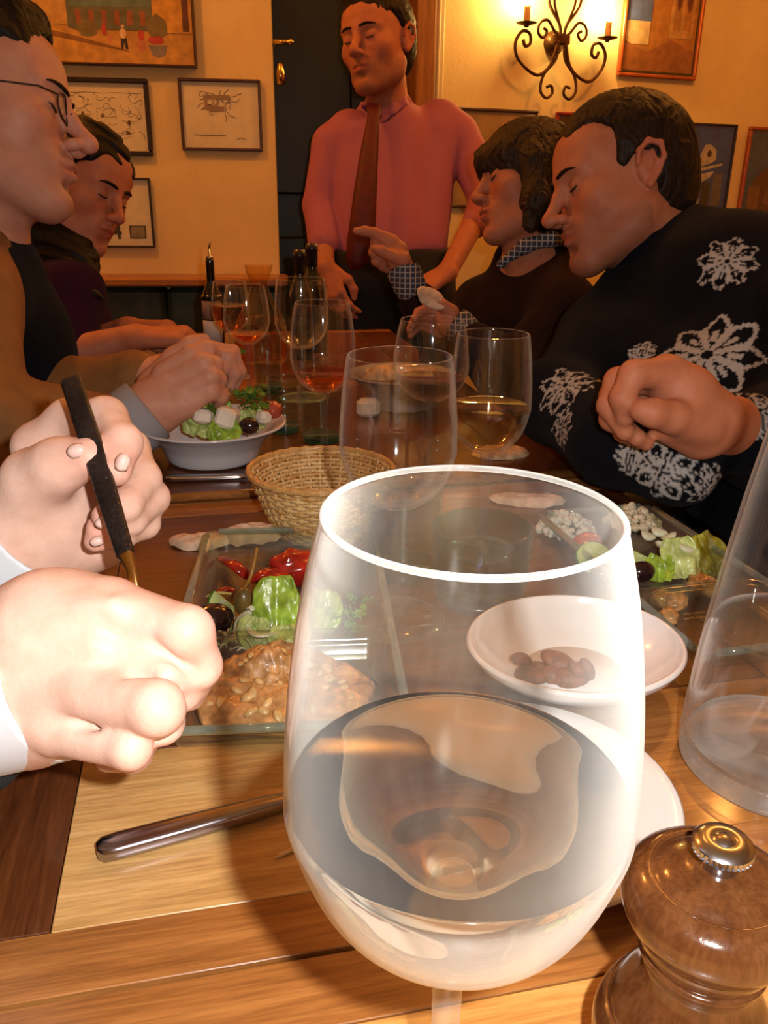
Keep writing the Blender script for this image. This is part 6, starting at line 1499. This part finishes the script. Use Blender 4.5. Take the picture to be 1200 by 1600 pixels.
def leaf(name, p, w, h, mat, label, lean=0.5, spin=0.0, yaw=0.0, ruff=0.18, seed=0, cat='salad leaf', rib=True, group=None, parent=None):
    def fn(u, v):
        x = (u-0.5)*2; y = v
        wid = w/2*(0.45+0.55*math.sin(PI*min(0.1+0.85*y, 1))**0.7)*(1+0.10*noise.noise((x*1.2+seed, y*5, seed)))
        z_ = ruff*w*(0.7*noise.noise((x*1.8+seed*3, y*2.2, seed))+0.35*noise.noise((x*5+seed, y*5, 2+seed))*abs(x)**0.6+0.35*abs(x)**1.5)
        z_ -= 0.05*w*math.exp(-(x/0.10)**2)*(1 if rib else 0); z_ += 0.05*w*noise.noise((x*3+seed*2, y*8-abs(x)*4, 4))
        return (x*wid, (y-0.5)*h*(1+0.06*noise.noise((x*3, seed, 1))), z_)
    o = G().sheet(21, 21, fn, 0.0009).obj(name, mat); o.matrix_world = face_cam(p, lean, spin, yaw); tag(o, label, cat, group); return o
def at(px, py, h): return T(px, py, TZ+h)
leaf('lettuce_leaf', at(432, 948, 0.030), 0.036, 0.044, LETT, 'bright green lettuce leaf standing upright in the left glass tray', 0.45, 0.05, 0.0, 0.16, 1.3)
leaf('lettuce_leaf', at(452, 995, 0.018), 0.030, 0.018, LETTP, 'small pale curled lettuce piece beside the cucumber slice, left tray', 0.7, 0.25, 0.0, 0.25, 2.7)
leaf('lettuce_leaf', at(498, 955, 0.022), 0.034, 0.034, LETT, 'green lettuce leaf seen through the rim of the big near glass', 0.8, -0.2, 0.0, 0.2, 4.1)
leaf('lettuce_leaf', at(396, 985, 0.016), 0.024, 0.020, LETTP, 'pale lettuce piece under the onion strips, left tray', 0.6, -0.3, 0.0, 0.25, 6.1)
def cuke(p, r, label, arc=(PI, 2*PI), lean=0.7, spin=0.0, yaw=0.0, th=0.004):
    o = empty('cucumber_slice', (0, 0, 0), label, 'cucumber'); o.matrix_world = face_cam(p, lean, spin, yaw)
    n = 26; a = np.linspace(arc[0], arc[1], n)
    g = G(); pts = [(0, 0)]+[(r*0.94*math.cos(t_), r*0.94*math.sin(t_)) for t_ in a]; m = len(pts)
    g.add([(x, y, th/2) for x, y in pts]+[(x, y, -th/2) for x, y in pts], [tuple(range(m)), tuple(range(2*m-1, m-1, -1))]+[(i, m+i, m+(i+1) % m, (i+1) % m) for i in range(m)]); g.obj('flesh', CUCF, o, smooth=False)
    g = G(); ri = [(q*math.cos(t_), q*math.sin(t_), zz) for t_ in a for q, zz in ((r*0.93, th*0.55), (r, th*0.42), (r, -th*0.42), (r*0.93, -th*0.55))]
    f = [(i*4+k, i*4+(k+1) % 4, (i+1)*4+(k+1) % 4, (i+1)*4+k) for i in range(n-1) for k in range(4)]+[(0, 1, 2, 3), ((n-1)*4+3, (n-1)*4+2, (n-1)*4+1, (n-1)*4)]
    g.add(ri, f).obj('skin', CUCSKIN, o, smooth=False)
    g = G()
    for k in range(5):
        t_ = arc[0]+(arc[1]-arc[0])*(k+0.5)/5; g.blob((r*0.45*math.cos(t_), r*0.45*math.sin(t_), th*0.5), (r*0.16, r*0.06, 0.0006), 8, 5)
    s_ = g.obj('seeds', ONION, o); s_['kind'] = 'stuff'
    return o
cuke(at(416, 985, 0.016), 0.0215, 'half round cucumber slice at the front of the left salad', (PI*1.02, PI*1.98), 0.85, 0.05)
cuke(at(366, 948, 0.018), 0.0200, 'cucumber crescent standing beside the caper berry, left tray', (PI*0.7, PI*1.45), 0.5, 0.3)
def strip(name, pts, w, mat, label, cat, group=None, flat=0.35):
    pts = smooth_pts([tuple(p) for p in pts], 5); n = len(pts)
    o = G().tube(pts, [w*(0.45+0.55*math.sin(PI*(0.12+0.76*i/(n-1)))) for i in range(n)], 8, flat=flat).obj(name, mat); tag(o, label, cat, group); return o
strip('onion_strip', [at(372, 1000, 0.008), at(374, 975, 0.014), at(388, 962, 0.022), at(400, 958, 0.024)], 0.0045, ONION, 'broad translucent onion strip arching left of the lettuce leaf', 'onion')
strip('onion_strip', [at(383, 975, 0.016), at(400, 992, 0.020), at(425, 990, 0.020), at(440, 984, 0.018)], 0.0036, ONION, 'curved onion strip lying over the half cucumber slice', 'onion')
strip('onion_strip', [at(345, 1010, 0.006), at(362, 996, 0.010), at(378, 1004, 0.010)], 0.0030, ONION, 'short onion strip at the left end of the left salad', 'onion')
strip('onion_strip', [at(385, 952, 0.026), at(392, 948, 0.030), at(396, 954, 0.028)], 0.0026, ONION, 'small white onion curl under the caper berry', 'onion')
rn = random.Random(21); g = G()
for k in range(46):
    px, py = rn.choice([(rn.uniform(340, 385), rn.uniform(985, 1022)), (rn.uniform(435, 475), rn.uniform(985, 1022)), (rn.uniform(390, 470), rn.uniform(1000, 1024))])
    a = at(px, py, rn.uniform(0.006, 0.013)); b = a+np.array([rn.uniform(-.012, .012), rn.uniform(-.008, .008), rn.uniform(-.003, .005)])
    g.tube([tuple(a), tuple((a+b)/2+[0, 0, 0.002]), tuple(b)], 0.0006, 5)
o = g.obj('shredded_cabbage', ONION); tag(o, 'thin pale shreds of cabbage along the front of the left salad', 'cabbage', None, 'stuff')
o = G().blob((0, 0, 0), (0.016, 0.013, 0.012), 20, 14).obj('black_olive', OLIVEM); put(o, at(332, 968, 0.016), 0.4); tag(o, 'large dark purple olive at the left end of the left tray', 'olive')
o = empty('caper_berry', tuple(at(381, 940, 0.024)), 'brownish green caper berry with long upright stem, left tray', 'caper berry')
G().blob((0, 0, 0), (0.0075, 0.0075, 0.0115), 16, 12).obj('berry', CAPERM, o)
st_ = [np.array([0, 0, 0.010])]+[at(392, 900, 0.045)-at(381, 940, 0.024), at(402, 856, 0.062)-at(381, 940, 0.024)]
G().tube(smooth_pts([tuple(p) for p in st_], 6), 0.0014, 7).obj('stem', M('caper_stem', (0.34, 0.17, 0.03), 0.4), o)
strip('red_pepper_strip', [at(345, 872, 0.010), at(362, 880, 0.018), at(378, 892, 0.014), at(388, 900, 0.008)], 0.0062, PEPPER, 'roasted red pepper strip at the far left of the left tray', 'pepper', None, 0.5)
strip('red_pepper_strip', [at(392, 908, 0.012), at(410, 896, 0.018), at(430, 900, 0.014)], 0.0062, PEPPER, 'short red pepper strip directly behind the lettuce leaf', 'pepper', None, 0.5)
strip('red_pepper_strip', [at(338, 925, 0.008), at(352, 920, 0.010), at(366, 922, 0.008)], 0.0034, PEPPER, 'thin red pepper sliver beside the dark purple olive', 'pepper', None, 0.5)
def lumpy(p, r, seed, amp=0.3, fr=2.2):
    return G().blob((0, 0, 0), r, 26, 18, fn=lambda q: q*(1+amp*noise.noise((q.x*fr+seed, q.y*fr, q.z*fr+seed))))
o = lumpy(None, (0.021, 0.015, 0.016), 3.0).obj('roasted_pepper', PEPPER); put(o, at(458, 888, 0.016), 0.3); tag(o, 'big glossy roasted red pepper piece behind the upright lettuce leaf', 'pepper')
o = lumpy(None, (0.016, 0.010, 0.010), 5.0).obj('roasted_pepper', PEPPER); put(o, at(430, 905, 0.012), 0.1); tag(o, 'smaller roasted red pepper piece left of the big one', 'pepper')
strip('spring_onion_slice', [at(322, 932, 0.016), at(340, 926, 0.020), at(362, 928, 0.020)], 0.0022, LETTP, 'slender pale green spring onion slice above the purple olive', 'spring onion')
def sprig(name, p, size, mat, label, seed, n=34, cat='herb'):
    rn = random.Random(seed); g = G(); g.tube([(0, 0, 0), (size*0.2, 0, size*0.35), (size*0.1, 0, size*0.7)], 0.0007, 5)
    for k in range(n):
        a = rn.uniform(0, 2*PI); rr = size*rn.uniform(0.1, 0.6); z_ = size*rn.uniform(0.1, 0.75); s_ = size*rn.uniform(0.12, 0.22)
        Mx = Matrix.Translation((rr*math.cos(a), rr*math.sin(a), z_)) @ Euler((rn.uniform(-.9, .9), rn.uniform(-.9, .9), rn.uniform(0, 6.3))).to_matrix().to_4x4()
        pts = [(0, -s_), (s_*.35, -s_*.4), (s_*.8, -s_*.3), (s_*.5, s_*.1), (s_*.6, s_*.7), (s_*.15, s_*.5), (0, s_), (-s_*.2, s_*.5), (-s_*.65, s_*.6), (-s_*.5, 0), (-s_*.8, -s_*.4), (-s_*.3, -s_*.4)]
        m = len(pts); g.add([(x, y, 0.08*s_*math.sin(x/s_*5)) for x, y in pts]+[(x, y, -0.0005+0.08*s_*math.sin(x/s_*5)) for x, y in pts], [tuple(range(m)), tuple(range(2*m-1, m-1, -1))]+[(i, m+i, m+(i+1) % m, (i+1) % m) for i in range(m)], Mx)
    o = g.obj(name, mat, smooth=False); o.location = tuple(p); tag(o, label, cat); return o
sprig('parsley_sprig', at(540, 985, 0.006), 0.030, M('bright_parsley', (0.16, 0.30, 0.03), 0.5), 'parsley sprig inside the outline of the big near glass', 4, 26)

# peanut mash: one uncountable heap with countable peanut pieces on top
def heap(name, p, rx, ry, hh, mat, label, seed, lump=0.35, fr=5.0, cat='mash', rz=0.0, peak=(0, 0)):
    def hf(x, y):
        r = math.hypot(x, y); pk = math.exp(-((x-peak[0])**2+(y-peak[1])**2)/0.25)
        base = max(0, 1-r**3)**0.7*(0.55+0.45*pk)
        nz = noise.noise((x*fr+seed, y*fr, seed))+0.55*noise.noise((x*fr*2.3, y*fr*2.3+seed, 1))+0.3*noise.noise((x*fr*5, y*fr*5, seed))
        return hh*base*(1+lump*nz)
    g = G(); nu, nv = 96, 30; v = [(0, 0, hf(0, 0))]
    for j in range(1, nv+1):
        for i in range(nu):
            a = 2*PI*i/nu; r = j/nv*(1+0.10*noise.noise((math.cos(a)*2, math.sin(a)*2, seed))*(j/nv)); x, y = r*math.cos(a), r*math.sin(a)
            v.append((x*rx, y*ry, max(0, hf(x, y)) if j < nv else 0.0))
    f = [(0, 1+i, 1+(i+1) % nu) for i in range(nu)]
    for j in range(nv-1):
        for i in range(nu): a = 1+j*nu+i; b = 1+j*nu+(i+1) % nu; f.append((a, a+nu, b+nu, b))
    f.append(tuple(1+(nv-1)*nu+i for i in range(nu-1, -1, -1)))
    o = g.add(v, f).obj(name, mat); put(o, p, rz); tag(o, label, cat, None, 'stuff'); return hf
mc = None; u_ = np.array([(A1-A0)[1], -(A1-A0)[0], 0]); u_ /= np.linalg.norm(u_); rzt = math.atan2(u_[1], u_[0]); mc = A0+(A1-A0)*0.188+u_*0.075+np.array([0, 0, 0.0055])
hf = heap('peanut_mash', mc, 0.060, 0.045, 0.027, MASH, 'chunky orange brown peanut mash in the near well of the left tray', 2.0, 0.45, 3.4, rz=rzt, peak=(-0.15, 0.45))
rn = random.Random(8); pn = None
Rz = Matrix.Rotation(rzt, 3, 'Z')
for k in range(44):
    r, a = math.sqrt(rn.random())*0.85, rn.uniform(0, 2*PI); x, y = r*math.cos(a), r*math.sin(a)
    if pn is None:
        pn = G().blob((0, 0, 0), (0.0042, 0.0028, 0.0020), 10, 7, fn=lambda q: q*(1+0.25*noise.noise((q.x*2, q.y*2, q.z*2+7)))).obj('peanut_piece', NUTM); o = pn
    else: o = pn.copy(); COL.objects.link(o)
    o.location = tuple(mc+np.array(Rz @ Vector((x*0.060, y*0.045, hf(x, y)+0.0002)))); s_ = rn.uniform(0.55, 1.25); o.scale = (s_, s_, s_); o.rotation_euler = (rn.uniform(-.5, .5), rn.uniform(-.5, .5), rn.uniform(0, 6.3))
    tag(o, 'pale golden peanut piece sitting on the peanut mash', 'peanut', 'peanut pieces on the mash')
# right tray
def crumbs(name, px, py, wx, wy, n, mat, label, seed, r=0.0042):
    rn = random.Random(seed); g = G(); c = at(px, py, 0.006)
    for k in range(n):
        a, q = rn.uniform(0, 2*PI), math.sqrt(rn.random()); x, y = q*math.cos(a)*wx, q*math.sin(a)*wy
        s_ = rn.uniform(0.5, 1.3)*r; zz = 0.018*(1-q*q)*rn.uniform(0.4, 1)
        sd = rn.uniform(0, 50); g.blob((c[0]+x, c[1]+y, c[2]+zz), (s_, s_*rn.uniform(.6, 1), s_*0.8), 8, 6, fn=lambda p_: p_*(1+0.4*noise.noise((p_.x*1.5+sd, p_.y*1.5, p_.z*1.5))))
    o = g.obj(name, mat); tag(o, label, 'cheese', None, 'stuff'); return o
crumbs('crumbled_cheese', 884, 828, 0.026, 0.024, 170, CRUMB, 'grey white crumbled cheese heap at the far left of the right tray', 5)
crumbs('grain_crumbs', 988, 818, 0.026, 0.022, 170, GRAIN, 'cream coloured grain heap at the far right of the right tray', 6)
o = lumpy(None, (0.013, 0.011, 0.010), 8.0, 0.15).obj('tomato_piece', TOMATO); put(o, at(918, 848, 0.014)); tag(o, 'orange red tomato piece between the two crumbled heaps', 'tomato')
o = G().blob((0, 0, 0), (0.012, 0.009, 0.009), 18, 12).obj('black_olive', OLIVEM); put(o, at(1003, 893, 0.014), 0.3); tag(o, 'shiny black olive at the front of the right tray salad', 'olive')
o = G().blob((0, 0, 0), (0.011, 0.009, 0.009), 18, 12).obj('black_olive', OLIVEM); put(o, at(942, 897, 0.014), 0.1); tag(o, 'black olive of the right tray seen through the big near glass', 'olive')
cuke(at(1012, 872, 0.018), 0.016, 'dark edged cucumber wedge behind the black olive, right tray', (PI*0.9, PI*1.9), 0.7, -0.2)
cuke(at(928, 872, 0.018), 0.016, 'cucumber slice below the tomato piece, right tray', (0, 2*PI), 0.9, 0.1)
leaf('lettuce_leaf', at(1062, 872, 0.020), 0.034, 0.036, LETTP, 'big pale lettuce heart piece in the right tray salad', 0.7, 0.2, 0.0, 0.3, 8.8)
leaf('lettuce_leaf', at(1030, 888, 0.014), 0.024, 0.024, LETT, 'green lettuce piece beside the black olive, right tray', 0.8, -0.2, 0.0, 0.3, 9.8)
leaf('lettuce_leaf', at(1104, 868, 0.016), 0.032, 0.040, YLETT, 'yellow green lettuce leaf by the water carafe, right tray', 0.6, 0.4, 0.2, 0.3, 11.2)
rn = random.Random(17)
for k, (px, py, nm) in enumerate(((1012, 838, 'leftmost onion petal on top of the right tray salad'), (1030, 832, 'tallest onion petal on top of the right tray salad'), (1046, 840, 'middle onion petal on top of the right tray salad'), (1058, 848, 'rounded onion petal right of the middle one, right tray'), (1072, 858, 'rightmost onion petal on the pale lettuce heart'), (1035, 852, 'low onion petal in front of the others, right tray'))):
    o = G().blob((0, 0, 0), (0.0075, 0.0055, 0.0034), 14, 9, fn=lambda p_: (p_.x, p_.y*(1-0.3*p_.x), p_.z+0.5*p_.x*p_.x)).obj('onion_petal', ONION); put(o, at(px, py, 0.026), rn.uniform(-.8, .8), rn.uniform(-.3, .5), rn.uniform(-.4, .4)); tag(o, nm, 'onion')
for k, (px, py, rr, nm) in enumerate(((1036, 935, 0.010, 'round shiny sauteed mushroom left of the carafe'), (1055, 940, 0.011, 'darker sauteed mushroom chunk touching the carafe side'), (1046, 962, 0.009, 'small sauteed mushroom piece nearest the nut bowl'), (1098, 915, 0.013, 'reddish sauteed mushroom piece behind the carafe edge'))):
    o = lumpy(None, (rr, rr*0.8, rr*0.7), 20+k*3, 0.3).obj('sauteed_mushroom', CHICK); put(o, at(px, py, 0.010), k*0.8); tag(o, nm, 'mushroom')

# salad in the two white bowls
def inb(c, x, y, z_): return np.array(c)+np.array([x, y, z_])
for k, (x, y, z_, w, h, m, sd, nm) in enumerate(((-0.01, -0.02, 0.050, 0.040, 0.034, LETTP, 31, 'pale lettuce piece at the left of the bowl salad'), (0.025, -0.045, 0.046, 0.040, 0.030, LETT, 32, 'green lettuce piece at the front of the bowl salad'), (0.0, 0.02, 0.056, 0.044, 0.034, LETT, 33, 'green lettuce piece at the back of the bowl salad'), (0.05, 0.0, 0.05, 0.036, 0.034, LETTP, 34, 'pale lettuce piece at the right of the bowl salad'))):
    leaf('lettuce_leaf', inb(sbc, x, y, z_), w, h, m, nm, 0.7, 0.3*(k-1), 0, 0.3, sd)
sprig('parsley_sprig', inb(sbc, 0.046, 0.005, 0.058), 0.042, PARS, 'dark parsley sprig on the right side of the bowl salad', 41, 36)
sprig('parsley_sprig', inb(sbc, 0.0, -0.02, 0.056), 0.028, PARS, 'small dark parsley sprig amid the bowl salad cheese', 42, 24)
for k, (x, y, z_, r_, m, nm, ct) in enumerate(((-0.004, -0.03, 0.062, (0.013, 0.012, 0.010), FETA, 'bright white cheese lump by the gripping hand', 'cheese'), (0.026, -0.03, 0.060, (0.018, 0.014, 0.014), FETA, 'cream cheese wedge in the middle of the bowl salad', 'cheese'), (0.066, -0.012, 0.056, (0.010, 0.010, 0.009), FETA, 'small cheese cube at the right of the bowl salad', 'cheese'))):
    o = G().box((0, 0, 0), (r_[0]*1.7, r_[1]*1.7, r_[2]*1.7), bevel=0.004).obj('cheese_cube', m, smooth=False); put(o, inb(sbc, x, y, z_), 0.5+k, 0.3*k, 0.2); tag(o, nm, ct)
o = lumpy(None, (0.018, 0.014, 0.013), 44, 0.3).obj('bread_crouton', CROUT); put(o, inb(sbc, 0.008, 0.0, 0.080)); tag(o, 'toasted crouton on top of the bowl salad', 'crouton')
o = G().blob((0, 0, 0), (0.012, 0.010, 0.010), 16, 12).obj('black_olive', OLIVEM); put(o, inb(sbc, 0.052, -0.035, 0.052)); tag(o, 'dark olive at the right front of the bowl salad', 'olive')
o = lumpy(None, (0.014, 0.012, 0.011), 46, 0.2).obj('tomato_piece', M('red_tomato', (0.42, 0.07, 0.035), 0.25, coat=0.4)); put(o, inb(sbc, 0.072, 0.018, 0.058)); tag(o, 'red tomato piece at the right edge of the bowl salad', 'tomato')
leaf('lettuce_leaf', inb(b2c, 0.02, -0.01, 0.046), 0.045, 0.034, LETTP, 'pale lettuce in the smaller back bowl', 0.7, 0.1, 0, 0.3, 51)
sprig('parsley_sprig', inb(b2c, 0.035, 0.0, 0.044), 0.045, PARS, 'dark herb sprig in the smaller back bowl', 52, 30)
